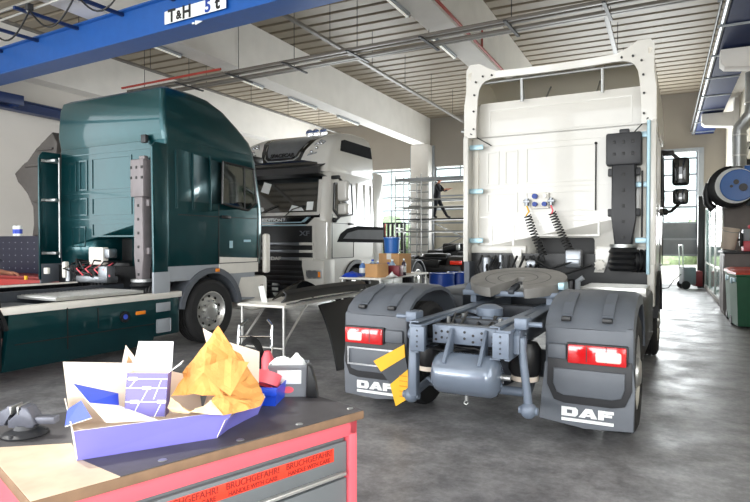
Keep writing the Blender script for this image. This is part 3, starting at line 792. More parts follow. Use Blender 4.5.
for s in (-1, 1): side_panel(b, s, [(5.05, .68), (5.7, .62), (5.74, 1.0), (5.15, 1.0), (5.1, .9)], .006, .05)
b.build('step_panel', m_offw, GT)
b = MB(); b.box(1.235, 1.27, 4.5, 4.6, 1.12, 1.18, .012); b.build('side_marker', m_orange, GT)
b = MB(); b.box(1.2, 1.262, 5.1, 5.3, 1.62, 1.66); text_ = b
b.bm.free()
snorkel(GT, mat('intake_grey', '#7d7779', .5), .72, 1.0, 2.8, 2.25, 1.05)
b = MB()
s = -1
b.prism([(3.56, 1.25), (3.2, 1.25), (3.2, 2.98), (3.26, 3.05), (3.56, 3.05)], 'x', -1.245, -1.22, bev=.008)
b.box(-1.24, -1.2, 3.18, 3.21, 1.0, 2.95, .008)
sd = b.build('side_deflector', m_green, GT)
b = MB(); b.prism([(3.56, .95), (3.2, .95), (3.2, 1.25), (3.56, 1.25)], 'x', -1.24, -1.2, bev=.008); b.build('lower_deflector', m_plast, GT)
b = MB()
for z in (1.42, 2.27, 2.9): b.box(-1.21, -.98, 3.3, 3.34, z - .022, z + .022, .006); b.box(-1.215, -1.19, 3.22, 3.5, z - .022, z + .022, .005)
b.cyl((-1.02, 3.4, 1.35), (-1.02, 3.4, 2.95), .012, n=8)
b.build('deflector_hinge', m_galv, sd)
b = MB(); b.prism([(3.56, 1.17), (3.3, 1.17), (3.28, 2.95), (3.34, 3.02), (3.56, 3.02)], 'x', 1.2, 1.245, bev=.012); b.build('side_deflector', m_green, GT)
b = MB(); b.prism([(3.6, .78), (3.3, .78), (3.3, 1.17), (3.6, 1.17)], 'x', 1.2, 1.242, bev=.01); b.build('lower_deflector', m_lgrey, GT)
b = MB(); b.box(.82, .92, 3.44, 3.5, 3.05, 3.17, .012); b.build('work_lamp', m_plastd, GT)
b = MB(); b.box(-1.2, 1.2, 3.5, 3.62, .92, 1.23); b.build('rear_shade_panel', m_black, GT)  # black sheet, the dark below this cab put in as colour
# engine bay clutter
b = MB(); b.box(-.1, .22, 3.25, 3.35, 1.26, 1.52, .01); b.build('control_unit', m_offw, GT)
b = MB(); b.box(.24, .36, 3.25, 3.4, 1.36, 1.5, .02); b.box(-.2, .5, 3.1, 3.3, 1.0, 1.1, .02); b.box(.3, .5, 3.1, 3.25, 1.0, 1.25, .02); b.cyl((-.5, 3.2, 1.0), (-.5, 3.2, 1.2), .05); b.build('valve_block', m_steel, GT)
b = MB(); random.seed(5)
for k in range(14):
    x = -.4 + .06 * k; z = random.uniform(1.05, 1.25)
    b.tube([(x, 3.4, 1.3), (x + random.uniform(-.1, .1), 3.15, z + .1), (x + random.uniform(-.15, .15), 3.1, z), (x + random.uniform(-.1, .2), 3.35, 1.05)], .014, 6)
b.build('cable_loom', m_black, GT)
b = MB()
for k in range(4):
    x = -.25 + .2 * k; b.tube([(x, 3.35, 1.3), (x + .08, 3.1, 1.2), (x + .16, 3.15, 1.1)], .011, 6)
b.build('red_cable', m_redp, GT)
b = MB(); b.box(-.98, -.88, 3.1, 3.15, 1.1, 1.2, .01); b.box(-.56, -.48, 3.12, 3.2, 1.05, 1.3, .02); b.build('relay_box', m_offw, GT)
b = MB(); b.cyl((-1.1, 2.9, 1.02), (-1.1, 2.9, 1.08), .025); b.build('yellow_cap', m_yel, GT)
# chassis cover, catwalk, skirts
b = MB(); b.prism([(-1.25, .95), (-.4, .98), (.0, 1.0), (0, .94), (-1.25, .9)], 'y', -.2, 3.3); b.build('chassis_cover', m_gloss, GT)
b = MB(); b.tube([(-.02, -.2, 1.0), (-.02, 1.0, 1.02), (-.02, 3.0, 1.0)], .02, 6); b.build('cover_edge', m_offw, GT)
b = MB(); b.box(.1, 1.15, 1.9, 3.2, .88, .92, .006)
for k in range(22): b.box(.14, 1.1, 1.95 + k * .056, 1.97 + k * .056, .918, .928)
b.build('catwalk', m_alu, GT)
b = MB(); b.box(.1, 1.1, -.2, 1.85, .8, .84); b.box(.3, .9, .3, .9, .84, .9, .03); b.box(.5, .7, 1.1, 1.4, .84, .91, .03); b.build('chassis_plate', m_steel, GT)
for s in (-1, 1):
    y0 = 1.3
    b = MB(); b.box(min(s * .6, s * 1.2), max(s * .6, s * 1.2), 1.2, 1.24, .16, .95, .01); b.build('spray_flap', m_black, GT)
    b = MB(); sec = [(s * 1.2, .84), (s * 1.24, .78), (s * 1.25, .5), (s * 1.235, .25), (s * 1.2, .15), (s * 1.16, .15), (s * 1.16, .84)]
    rgs = [[(x, y + (.0 if z > .3 else 0) + (0 if y > 2 else -.1 * (.84 - z)), z) for x, z in sec] for y in (y0, 2.35, 3.3)]
    b.ring_skin(rgs); sk = b.build('side_skirt', m_green, GT, sharp=50)
    b = MB(); b.box(min(s * 1.13, s * 1.245), max(s * 1.13, s * 1.245), y0 - .3, 3.82, .785, .87, .008); b.build('skirt_rail', m_offw, GT)
    b = MB(); b.box(min(s * 1.248, s * 1.256), max(s * 1.248, s * 1.256), y0 + .05, 3.3, .44, .45)
    b.box(min(s * 1.244, s * 1.254), max(s * 1.244, s * 1.254), 1.98, 1.99, .3, .8); b.frame(0, 0, 0, 0, 0) if 0 else None
    b.box(min(s * 1.244, s * 1.254), max(s * 1.244, s * 1.254), 2.4, 2.41, .5, .76); b.build('skirt_crease', m_ink, sk)
    b = MB(); b.box(min(s * 1.1, s * 1.235), max(s * 1.1, s * 1.235), 3.3, 3.78, .25, .8, .03); bt = b.build('battery_box', m_green, GT)
    b = MB(); b.box(min(s * 1.23, s * 1.245), max(s * 1.23, s * 1.245), 3.34, 3.6, .6, .73, .008); b.box(min(s * 1.23, s * 1.243), max(s * 1.23, s * 1.243), 3.34, 3.6, .3, .5, .02); b.build('step_recess', m_lgrey, bt)
    b = MB(); b.cyl((s * 1.24, 2.8, .6), (s * 1.27, 2.8, .6), .075, n=20); fc = b.build('filler_cap', m_black, GT)
    b = MB(); b.cyl((s * 1.268, 2.8, .6), (s * 1.275, 2.8, .6), .035, n=16); b.build('cap_mark', m_cblue, fc)
    b = MB(); b.box(min(s * 1.245, s * 1.262), max(s * 1.245, s * 1.262), 2.98, 3.14, .6, .65, .008); b.build('side_marker', m_orange, GT)
    rg = []
    b = MB()
    for k in range(15):
        a = R(10 + 160 * k / 14); c, q = math.cos(a), math.sin(a)
        rg.append([(s * x, AX_R + r * c, .507 + r * q) for x, r in ((.62, .6), (1.25, .6), (1.25, .64), (.62, .64))])
    b.ring_skin(rg); b.build('rear_wing', m_black, GT)
b = MB(); side_panel(b, 1, [(5.2, 1.6), (5.38, 1.6), (5.38, 1.64), (5.2, 1.64)], .004, .01); side_panel(b, 1, [(4.85, 1.5), (4.93, 1.5), (4.93, 1.62), (4.85, 1.62)], .004, .01); b.build('door_badge', m_lblue, GT)
b = MB(); b.cyl((1.12, 5.72, 2.25), (1.16, 5.56, 3.0), .02, n=8); b.build('screen_pillar', m_chrome, GT)
mirrors(GT, m_black, m_black, (-1,))

# --- white and black tractor facing the camera
MT = thing('tractor_truck', 'white and black tractor truck facing forward with roof lamps and slatted black grille', 'truck', (-7.585, 16.33, 0), math.pi, 'tractor trucks in the workshop')
cab = tractor(MT, m_white, 'front')
RS = [(3.1, 3.55, 5.72, 1.215, .12), (3.3, 3.5, 5.7, 1.22, .12), (3.6, 3.5, 5.56, 1.21, .14), (3.85, 3.5, 5.32, 1.18, .2), (4.02, 3.52, 4.95, 1.12, .3), (4.12, 3.58, 4.5, 1.0, .35), (4.15, 3.8, 4.3, .85, .3)]
b = MB(); b.ring_skin([rr(yb, yf, hw, .1, rf, z) for z, yb, yf, hw, rf in RS]); b.build('high_roof', m_white, MT, sharp=40)
RF = [(z, yf) for z, yb, yf, hw, rf in RS]; RH = [(z, hw) for z, yb, yf, hw, rf in RS]
b = MB(); front_panel(b, [(-1.0, 3.18), (.8, 3.18), (.98, 3.34), (.62, 3.75), (.45, 4.0), (-.45, 4.0), (-1.0, 3.4)], .015, .04, yf=RF)
# split the panel in bands so that it follows the roof
b.bm.free(); b = MB()
prev = None
zz = [3.16, 3.3, 3.38, 3.5, 3.6, 3.72, 3.85, 3.94, 4.02]; xx = [1.0, .96, .52, .55, .58, .63, .7, .75, .76]
rg = [[(-x, lerp(RF, z) + .014, z), (x, lerp(RF, z) + .014, z), (x, lerp(RF, z) - .05, z), (-x, lerp(RF, z) - .05, z)] for z, x in zip(zz, xx)]
b.ring_skin(rg); rp = b.build('roof_front_panel', m_gloss, MT, sharp=60)
b = MB(); rg = []
for z, x in ((3.44, .26), (3.48, .36), (3.6, .42), (3.72, .48), (3.85, .55), (3.96, .6)):
    rg.append([(-x, lerp(RF, z) + .022, z), (x, lerp(RF, z) + .022, z), (x, lerp(RF, z) - .02, z), (-x, lerp(RF, z) - .02, z)])
b.ring_skin(rg); b.build('roof_emblem_panel', m_steel, rp, sharp=60)
b = MB()
for s in (-1, 1): b.tube([(0, lerp(RF, 3.37) + .02, 3.37), (s * .34, lerp(RF, 3.37) + .02, 3.38), (s * .44, lerp(RF, 3.45) + .02, 3.45), (s * .52, lerp(RF, 3.72) + .02, 3.72), (s * .64, lerp(RF, 3.94) + .02, 3.95)], .014, 6)
b.build('silver_line', m_alu, rp)
text('SPACECAB', .13, 'roof_lettering', m_ink, rp, (-.02, 5.65, 3.5), (R(90 - 25), 0, math.pi), .004, .004)
for s in (-1, 1):
    b = MB(); z4 = [(.66, 3.46), (.88, 3.5), (.99, 3.8), (.84, 3.85), (.75, 3.74)]
    rg = [(s * x, lerp(RF, z) - max(0, x - 1.06) * .6 + .014, z) for x, z in z4]; rg2 = [(x, y - .06, z) for x, y, z in rg]
    b.ring_skin([rg, rg2]); rl = b.build('roof_lamp', m_lens, MT)
    b = MB()
    for x, z in ((.76, 3.54), (.85, 3.63), (.82, 3.75), (.91, 3.74)): b.sph((s * x, lerp(RF, z) + .01, z), .04, 10)
    b.build('lamp_bulb', m_chrome, rl)
    b = MB()
    pl_ = [(3.62, 3.6), (5.15, 3.6), (5.05, 3.84), (4.9, 3.88), (3.62, 3.88)]
    side_panel(b, s, pl_, .014, .05, hw=RH); b.build('roof_side_window', m_stripe, MT)
    b = MB(); b.prism([(3.56, .95), (3.05, .95), (3.05, 3.2), (3.15, 3.28), (3.56, 3.28)], 'x', min(s * 1.2, s * 1.245), max(s * 1.2, s * 1.245), bev=.012); b.build('side_deflector', m_white, MT)
    b = MB(); side_panel(b, s, [(3.05, 1.58), (5.35, 1.6), (5.2, 1.78), (4.9, 1.9), (4.4, 1.97), (3.05, 1.97)], .01, .03); st = b.build('side_stripe', m_stripe, MT)
    b = MB(); side_panel(b, s, [(3.05, 1.66), (5.1, 1.675), (4.9, 1.8), (4.4, 1.88), (3.05, 1.9)], .014, .02); b.build('stripe_inlay', mat('stripe_grey', '#55585c', .7), st)
b = MB(); b.box(-.3, .3, 4.0, 4.2, 4.15, 4.18); b.build('lamp_bar', m_black, MT)
for x in (-.2, 0.02, .2):
    b = MB(); b.lathe([(.02, 0), (.07, .02), (.1, .08), (.1, .1), (.02, .11)], (x, 4.1, 4.25), 'y', 16); b.build('spot_lamp', m_chrome, MT)
# front face
b = MB(); front_panel(b, [(-1.08, 2.12), (1.08, 2.12), (1.04, 3.06), (-1.04, 3.06)], .008, .03); b.build('screen_surround', m_gloss, MT)
b = MB(); front_panel(b, [(-1.0, 2.24), (1.0, 2.24), (.96, 2.98), (-.96, 2.98)], .016, .02); ws = b.build('windscreen', m_glassd, MT)
b = MB(); front_panel(b, [(.3, 2.66), (.52, 2.72), (.46, 2.94), (.25, 2.88)][::-1], .02, .01); front_panel(b, [(-.9, 2.28), (-.74, 2.28), (-.74, 2.46), (-.9, 2.46)], .02, .01); front_panel(b, [(.35, 2.27), (.78, 2.27), (.75, 2.38), (.4, 2.36)], .02, .01); front_panel(b, [(-.68, 2.27), (-.3, 2.27), (-.36, 2.4), (-.62, 2.34)], .02, .01)
b.build('window_sheet', m_print, ws)
b = MB(); b.tube([(.55, 5.83, 2.14), (.3, 5.82, 2.3), (.0, 5.8, 2.4)], .012, 6); b.tube([(-.2, 5.83, 2.14), (-.4, 5.82, 2.3), (-.7, 5.8, 2.38)], .012, 6); b.build('wiper', m_ink, ws)
b = MB(); rg = []
for z, y, x in ((3.0, 5.66, 1.15), (3.04, 5.92, 1.12), (3.18, 5.9, 1.1), (3.26, 5.72, 1.16)): rg.append([(-x, y, z), (x, y, z), (x, y - .08, z), (-x, y - .08, z)])
b.ring_skin(rg); b.build('sun_visor', m_black, MT)
b = MB(); front_panel(b, [(-.78, 1.98), (.78, 1.98), (.95, 2.12), (-.95, 2.12)], .02, .05); bd = b.build('name_band', m_gloss, MT)
b = MB()
for z, x in ((1.96, .74), (2.02, .64)):
    b.box(-x, x, 5.8, 5.83, z - .012, z + .012, .004)
for s in (-1, 1): b.prism([(s * .62, 2.02), (s * .72, 2.02), (s * .86, 2.13), (s * .78, 2.13)], 'y', 5.8, 5.835)
b.build('band_line', m_lblue, bd)
text('EDITION', .085, 'name_lettering', m_print, bd, (.1, 5.835, 2.07), (R(90), 0, math.pi), .003, .003, 1.5)
b = MB(); b.box(-.9, .9, 5.74, 5.81, .7, 1.95, .02); b.build('grille_back', m_black, MT)
for z in (1.56, 1.4, 1.24):
    b = MB(); b.box(-.66, .66, 5.78, 5.85, z - .035, z + .03, .012); gb = b.build('grille_bar', m_steel, MT)
    b = MB(); b.box(-.94, -.6, 5.785, 5.858, z - .03, z + .03, .008); b.box(.6, .94, 5.785, 5.858, z - .03, z + .03, .008); b.build('bar_end', m_white, gb)
text('XF', .14, 'model_lettering', m_steel, MT, (-.72, 5.825, 1.78), (R(90), 0, math.pi), .004, .004, 1.5)
text('DAF', .1, 'grille_lettering', m_alu, MT, (0, 5.865, 1.24), (R(90), 0, math.pi), .004, .004, 1.4)
b = MB()
for k in range(6): b.box(-.72, .72, 5.82, 5.87, .5 + k * .11, .54 + k * .11, .008)
b.build('lower_grille', m_plastd, MT)
for s in (-1, 1):
    b = MB(); P = [(.78, .62), (1.24, .7), (1.24, 1.22), (.68, 1.24), (.7, 1.1)]
    b.prism([(s * x, z) for x, z in P][::s], 'y', 5.4, 5.9, bev=.05); bp = b.build('bumper_corner', m_white, MT)
    b = MB(); b.lathe([(.0, 0), (.085, .0), (.085, .02), (.01, .025)], (s * .9, 5.895, .92), 'y', 20); b.lathe([(.0, 0), (.085, .0), (.085, .02), (.01, .025)], (s * 1.02, 5.895, .92), 'y', 20)
    b.box(s * 1.0 - .19, s * 1.0 + .19, 5.885, 5.905, .83, 1.01, .03); hl = b.build('headlight', m_steel, bp)
    b = MB()
    for x in (.87, .96, 1.05): b.lathe([(.01, 0), (.045, 0), (.05, .012), (.03, .014), (.01, .006)], (s * x, 5.9, .92), 'y', 16)
    b.build('headlight_reflector', m_chrome, hl)
    b = MB(); b.box(s * 1.13 - .035, s * 1.13 + .035, 5.88, 5.912, .86, .98, .015); b.build('indicator', m_orange, hl)
    b = MB(); b.prism([(s * 1.0, 1.25), (s * 1.22, 1.25), (s * 1.22, 2.02), (s * 1.0, 2.1), (s * .95, 2.0)][::s], 'y', 5.7, 5.82, bev=.03); b.build('corner_panel', m_white, MT)
mirrors(MT, m_white, m_black, (-1,))
b = MB(); b.box(-1.22, -.62, 1.7, 3.0, .42, 1.05, .08); b.box(.62, 1.22, 1.7, 3.0, .42, 1.05, .08); b.build('fuel_tank', m_alu, MT)
for s in (-1, 1):
    b = MB(); rg = []
    for k in range(15):
        a = R(10 + 160 * k / 14); c, q = math.cos(a), math.sin(a)
        rg.append([(s * x, AX_R + r * c, .507 + r * q) for x, r in ((.62, .56), (1.25, .56), (1.25, .6), (.62, .6))])
    b.ring_skin(rg); b.build('rear_wing', m_plast, MT)

# --- stripped dark chassis at the back, tail towards the camera
DT = thing('truck_chassis', 'dark tractor chassis without cab, red tail lamps, in front of the scaffold', 'truck chassis', (-7.1, 18.3, 0), 0)
b = MB()
for s in (-1, 1):
    b.box(s * .36 - .03, s * .36 + .03, 0, 4.6, .75, 1.0, .01)
b.box(-.36, .36, 0, .06, .75, 1.0, .01); b.box(-.36, .36, 2.4, 2.5, .75, 1.0, .01); b.build('chassis_rail', m_black, DT)
for s in (-1, 1):
    for x in (.76, 1.09): wheel(DT, s * x, .7, .3, 'wheel', m_steel, s)
    b = MB(); rg = []
    for k in range(15):
        a = R(5 + 170 * k / 14); c, q = math.cos(a), math.sin(a)
        rg.append([(s * x, .7 + r * c, .507 + r * q) for x, r in ((.6, .58), (1.25, .58), (1.25, .63), (.6, .63))])
    b.ring_skin(rg); b.build('rear_wing', m_black, DT)
    b = MB(); b.box(s * 1.0 - .2, s * 1.0 + .2, -.02, .04, .86, .98, .015); b.build('tail_light', mat('tail_lamp_red', '#e0301c', .2, emit=.25), DT)  # red lens with a faint emission
    wheel(DT, s * 1.05, 4.0, .32, 'wheel', m_steel, s)
b = MB(); b.box(-1.15, 1.15, .06, .14, .55, .82, .02); b.build('rear_beam', m_black, DT)
b = MB(); b.lathe([(.45, 1.1), (.5, 1.14), (.48, 1.2), (.1, 1.22)], (0, .9, 0), 'z', 24); b.box(-.5, .5, .5, 1.3, 1.0, 1.1, .02); b.build('fifth_wheel', m_black, DT)
b = MB(); b.box(-.45, .45, 2.7, 4.3, .7, 1.55, .08); b.box(-.9, -.5, 2.3, 3.6, .6, 1.3, .05); b.box(.5, 1.1, 1.6, 3.2, .5, 1.25, .05)
b.cyl((-.3, 2.6, 1.3), (.3, 2.6, 1.45), .12); b.build('engine', m_black, DT)
b = MB(); b.cyl((.7, 2.2, 1.42), (.7, 2.25, 1.42), .1); b.box(.3, .42, 2.1, 2.2, 1.3, 1.5, .02); b.box(.85, 1.1, 1.5, 1.56, 1.25, 1.45, .02); b.build('engine_fitting', m_galv, DT)
b = MB(); b.cyl((-.6, 4.0, .45), (.6, 4.0, .45), .08); b.cyl((-.6, .7, .5), (.6, .7, .5), .11); b.build('axle', m_black, DT)
# ------------------------------------------------------------------ yellow warning board on the left flap
b = MB(); q = WT.matrix_basis if False else None
board = [(-1.06, -.075, .66), (-.72, -.075, .735), (-.72, -.075, .64), (-.98, -.075, .535)]
Y1 = [(-0.901, 0.527), (-0.594, 0.703), (-0.588, 0.591), (-0.824, 0.438)]
G1 = [(-0.824, 0.438), (-0.588, 0.591), (-0.562, 0.485), (-0.734, 0.339)]
Y2 = [(-0.734, 0.333), (-0.562, 0.485), (-0.549, 0.236), (-0.678, 0.146)]
for P, mi, dy in ((Y1, 0, -.07), (G1, 1, -.066), (Y2, 0, -.07)):
    b.prism([(x, z) for x, z in P], 'y', dy, dy + .012, mi=mi)
for k in range(5):
    z = .42 - k * .045; b.box(-.64, -.565, -.073, -.069, z, z + .006, mi=2)
wb = b.build('warning_board', [m_yel, m_chasd, m_orange]); wb.matrix_world = M.Translation((-1.44, 4.75, 0)) @ M.Rotation(R(-1.8), 4, 'Z')
tag(wb, 'yellow and grey striped warning board hanging over the left rear flap', 'warning board')

# ------------------------------------------------------------------ tool bench
BA = math.atan2(.943, .334)
def bl(x, y, z=0):
    c, s = math.cos(BA), math.sin(BA); return (-1.42 + x * c - y * s, .92 + x * s + y * c, z)
BE = thing('tool_bench', 'red steel tool bench with grey drawers and a worn black top', 'workbench', (-1.42, .92, 0), BA)
BL, BD = 1.15, .78
b = MB(); b.box(0, BL, 0, BD, .915, .948, .006); top = b.build('bench_top', m_edge, BE)
b = MB(); b.prism([(.004, .004), (.225, .004), (.19, .21), (.215, .39), (.004, .53)], 'z', .9475, .9495); b.build('bare_wood', m_wood, top)
b = MB(); b.prism([(.225, .004), (BL - .003, .004), (BL - .003, BD - .004), (.004, BD - .004), (.004, .53), (.215, .39), (.19, .21)], 'z', .9475, .9505); b.build('rubber_mat', m_mat, top)
b = MB()
for x, y in ((.36, .035), (.62, .03), (.86, .03), (1.12, .05)): b.lathe([(.0, .953), (.012, .953), (.014, .951), (.0, .95)], (x, y, 0), 'z', 12)
b.build('screw_head', m_galv, top)
b = MB()
for x in (.02, BL - .06):
    for y in (.02, BD - .06): b.box(x, x + .04, y, y + .04, .12, .915, .004)
b.box(.02, BL - .02, .02, .05, .858, .915, .004); b.box(.02, BL - .02, BD - .05, BD - .02, .858, .915, .004); b.box(.02, BL - .02, .022, .05, .12, .18, .004)
b.box(.02, .026, .05, BD - .05, .14, .9); b.box(BL - .026, BL - .02, .05, BD - .05, .14, .9); b.box(.03, BL - .03, BD - .03, BD - .025, .14, .9); b.box(.03, BL - .03, .05, BD - .04, .13, .14)
b.build('bench_frame', m_redp, BE)
b = MB(); b.tube([(.02, .12, .80), (-.06, .12, .80), (-.06, .6, .80), (.02, .6, .80)], .013, 10); b.build('push_handle', m_redp, BE)
zs = [(.715, .85), (.56, .708), (.36, .553), (.19, .353)]
for i, (z0, z1) in enumerate(zs):
    b = MB(); b.box(.065, BL - .065, .03, .6, z0, z1 - .012, .004); b.box(.065, BL - .065, .045, .6, z1 - .012, z1, .002)
    d = b.build('drawer', m_drawer, BE)
    b = MB(); b.box(.08, BL - .08, .012, .034, z0 - .002, z0 + .012, .004); b.build('handle', m_alu, d)
    if i == 0:
        b = MB(); b.box(.1, 1.02, .0285, .031, .775, .825, .001); tp = b.build('warning_tape', m_tape, d)
        for k in range(4):
            xx = .2 + k * .235
            text('BRUCHGEFAHR!', .03, 'tape_lettering', m_tapeink, tp, (xx, .028, .811), (R(90), 0, 0), .0006, .0004, .95)
            text('HANDLE WITH CARE', .021, 'tape_lettering', m_tapeink, tp, (xx, .028, .786), (R(90), 0, 0), .0006, .0004, .95)
b = MB()
for x in (.08, BL - .08):
    for y in (.1, BD - .1): b.lathe([(.02, -.02), (.06, -.02), (.062, 0), (.06, .02), (.02, .02)], (x, y, .062), 'x', 16); b.box(x - .03, x + .03, y - .03, y + .03, .1, .13)
b.build('castor', m_black, BE)

ZT = .951
# vise
m_vise = mat('vise_grey', '#5a5c66', .4, metal=.3, var=.2, scale=20)
VI_S = .7
VI = thing('bench_vise', 'grey steel bench vise on the left end of the bench', 'vise', bl(.13, .585, ZT), BA + math.atan2(-.697, .717))
b = MB(); b.lathe([(.0, 0), (.095, 0), (.1, .008), (.085, .018), (.05, .03), (.045, .05), (.0, .05)], (0, 0, 0), 'z', 28)
for k in range(3):
    a = R(20 + 120 * k); b.cyl((.085 * math.cos(a), .085 * math.sin(a), .0), (.085 * math.cos(a), .085 * math.sin(a), .022), .011, n=6)
b.build('swivel_base', m_plastd, VI)
b = MB(); b.prism([(-.06, .04), (.055, .04), (.07, .06), (.05, .1), (.03, .135), (.0, .14), (-.02, .09), (-.06, .085)], 'y', -.04, .04, bev=.01); b.build('vise_body', m_vise, VI)
b = MB(); b.prism([(-.13, .045), (-.07, .05), (-.07, .085), (-.04, .1), (-.04, .14), (-.065, .14), (-.09, .11), (-.13, .09)], 'y', -.035, .035, bev=.008); b.box(-.07, .15, -.025, .025, .055, .088, .005)
mj = b.build('sliding_jaw', m_vise, VI)
b = MB(); b.box(-.045, -.037, -.045, .045, .105, .142, .002); b.box(-.012, -.004, -.045, .045, .105, .142, .002); b.build('jaw_plate', m_galv, mj)
b = MB(); b.cyl((-.19, 0, .068), (-.12, 0, .068), .014, n=12); b.cyl((-.175, 0, -.01), (-.175, 0, .15), .007, n=8); b.sph((-.175, 0, .15), .012, 8); b.sph((-.175, 0, -.01), .012, 8); b.build('spindle_handle', m_steel, mj)

VI.scale = (.72, .72, .72)
# open parts carton
A, B_, Cc, D = V((.175, .21, ZT)), V((.575, .1, ZT)), V((.69, .42, ZT)), V((.27, .58, ZT))
BX_ = thing('open_carton', 'large open carton with purple outside and pale flaps on the bench', 'cardboard box', (-1.42, .92, 0), BA)
up = V((0, 0, 1))
def wall(pts, th, inward):
    """card whose first material faces away from INWARD"""
    b = MB(); P = [V(p) for p in pts]; c = sum(P, V()) / len(P)
    n_ = (P[1] - P[0]).cross(P[2] - P[0])
    if n_.dot(V(inward) - c) > 0: P = P[::-1]
    b.card(P, th); return b
ctr = (A + B_ + Cc + D) / 4 + up * .05
wall([A + up * .001, B_ + up * .001, Cc + up * .001, D + up * .001], .002, ctr + up).build('carton_base', [m_purple, m_inner], BX_)
wall([A, B_, B_ + up * .085 + V((.05, -.02, 0)), A + up * .092 + V((-.012, -.01, 0))], .004, ctr).build('front_wall', [m_purple, m_inw], BX_, sharp=20)
wall([A, D, D + up * .1 + V((-.02, 0, 0)), A + up * .088 + V((-.014, -.012, 0))], .004, ctr).build('end_wall', [m_inw, m_inner], BX_, sharp=20)
lean = V((-.05, .18, 0)); 
def bk(p, h): return p + (up + lean) * h
wall([D, Cc, bk(Cc, .13), bk(D.lerp(Cc, .5), .2), bk(D, .222)], .004, ctr).build('back_wall', [m_purple, m_inner], BX_, sharp=20)
curve = [B_, V((.65, .155, ZT)), V((.74, .2, ZT)), V((.82, .235, ZT)), V((.845, .28, ZT)), V((.83, .34, ZT)), V((.77, .4, ZT)), Cc]
b = MB(); vo = [p + up * .001 for p in curve]; b.card(vo, .002, 0, 0)
for p, q in zip(curve, curve[1:]):
    op = (p - ctr); op.z = 0; oq = (q - ctr); oq.z = 0
    p2, q2 = p + up * .06 + op.normalized() * .03, q + up * .06 + oq.normalized() * .03
    n_ = (q - p).cross(p2 - p); P = [p, q, q2, p2]
    b.card(P if n_.dot(op) > 0 else P[::-1], .003, 1, 0)
b.build('side_flap', [m_inner, m_purple], BX_, sharp=60)
wall([(.212, .416, 1.054), (.251, .406, 1.078), (.235, .26, 1.056), (.17, .30, 1.034)], .003, (.3, .3, .9)).build('blue_printed_flap', [m_cblue, m_inw], BX_, sharp=20)
wall([(.436, .57, 1.107), (.462, .575, 1.214), (.487, .555, 1.169), (.487, .55, 1.065)], .003, (.5, 1.5, 1.1)).build('back_flap', [m_inner, m_card], BX_, sharp=20)
# printed carton blank lying in it
b = MB()
P1 = [(.258, .51, 1.115), (.365, .39, 1.084), (.35, .345, 1.055), (.246, .313, 1.09)]
P2 = [(.246, .3125, 1.0895), (.35, .3445, 1.0545), (.41, .18, 1.03), (.259, .203, 1.05)]
for P, mi in ((P1, 2), (P2, 0)):
    n_ = (V(P[1]) - V(P[0])).cross(V(P[2]) - V(P[0]))
    b.card(P if n_.z > 0 else P[::-1], .003, mi, 1)
o = b.build('folded_carton_sheet', [m_inw, m_inner, m_cblue], sharp=10); o.location = (-1.42, .92, 0); o.rotation_euler = (0, 0, BA)
tag(o, 'blue and white folded cardboard sheet lying inside the open purple carton', 'cardboard sheet')
# small printed carton standing in it
SM = thing('parts_carton', 'small violet printed parts carton standing open inside the big carton', 'cardboard box', bl(.43, .31, ZT + .062), BA + R(-38))
SM.rotation_euler = (R(-6), R(3), BA + R(-33))
w_, d_, h_ = .065, .045, .145
b = MB()
b.card([(-w_, -d_, 0), (w_, -d_, 0), (w_, -d_, h_), (-w_, -d_, h_)], .003); b.card([(w_, -d_, 0), (w_, d_, 0), (w_, d_, h_), (w_, -d_, h_)], .003)
b.card([(w_, d_, 0), (-w_, d_, 0), (-w_, d_, h_), (w_, d_, h_)], .003); b.card([(-w_, d_, 0), (-w_, -d_, 0), (-w_, -d_, h_), (-w_, d_, h_)], .003)
b.box(-w_, w_, -d_, d_, 0, .003, mi=1); body = b.build('carton_body', [m_purp2, m_inner], SM, sharp=10)
b = MB()
for z in (.05, .095, .125): b.box(-w_, w_, -d_ - .0012, -d_ + .001, z, z + .0025)
for x, z0, z1 in ((-.03, 0, .05), (.04, .0, .05), (-.005, .05, .095), (-.045, .095, .125), (.035, .06, .125)):
    b.prism([(x - .012, z0), (x - .009, z0), (x + .012, z1), (x + .009, z1)], 'y', -d_ - .0012, -d_ + .001)
for x, z in ((-.035, .05), (.05, .05), (.0, .095), (-.045, .125)): b.box(x - .014, x + .014, -d_ - .0016, -d_ + .001, z - .004, z + .007, .001)
b.build('white_print', m_print, body)
b = MB(); b.card([(-w_, d_, h_), (w_, d_, h_), (w_ * .97, d_ + .012, h_ + .1), (-w_ * .85, d_ + .02, h_ + .098)], .003, 1, 0); b.card([(w_, -d_, h_), (w_, d_, h_), (w_ + .04, d_ - .01, h_ + .035), (w_ + .04, -d_ + .012, h_ + .03)], .003, 0, 1)
b.build('top_flap', [m_purp2, m_inw], SM, sharp=10)

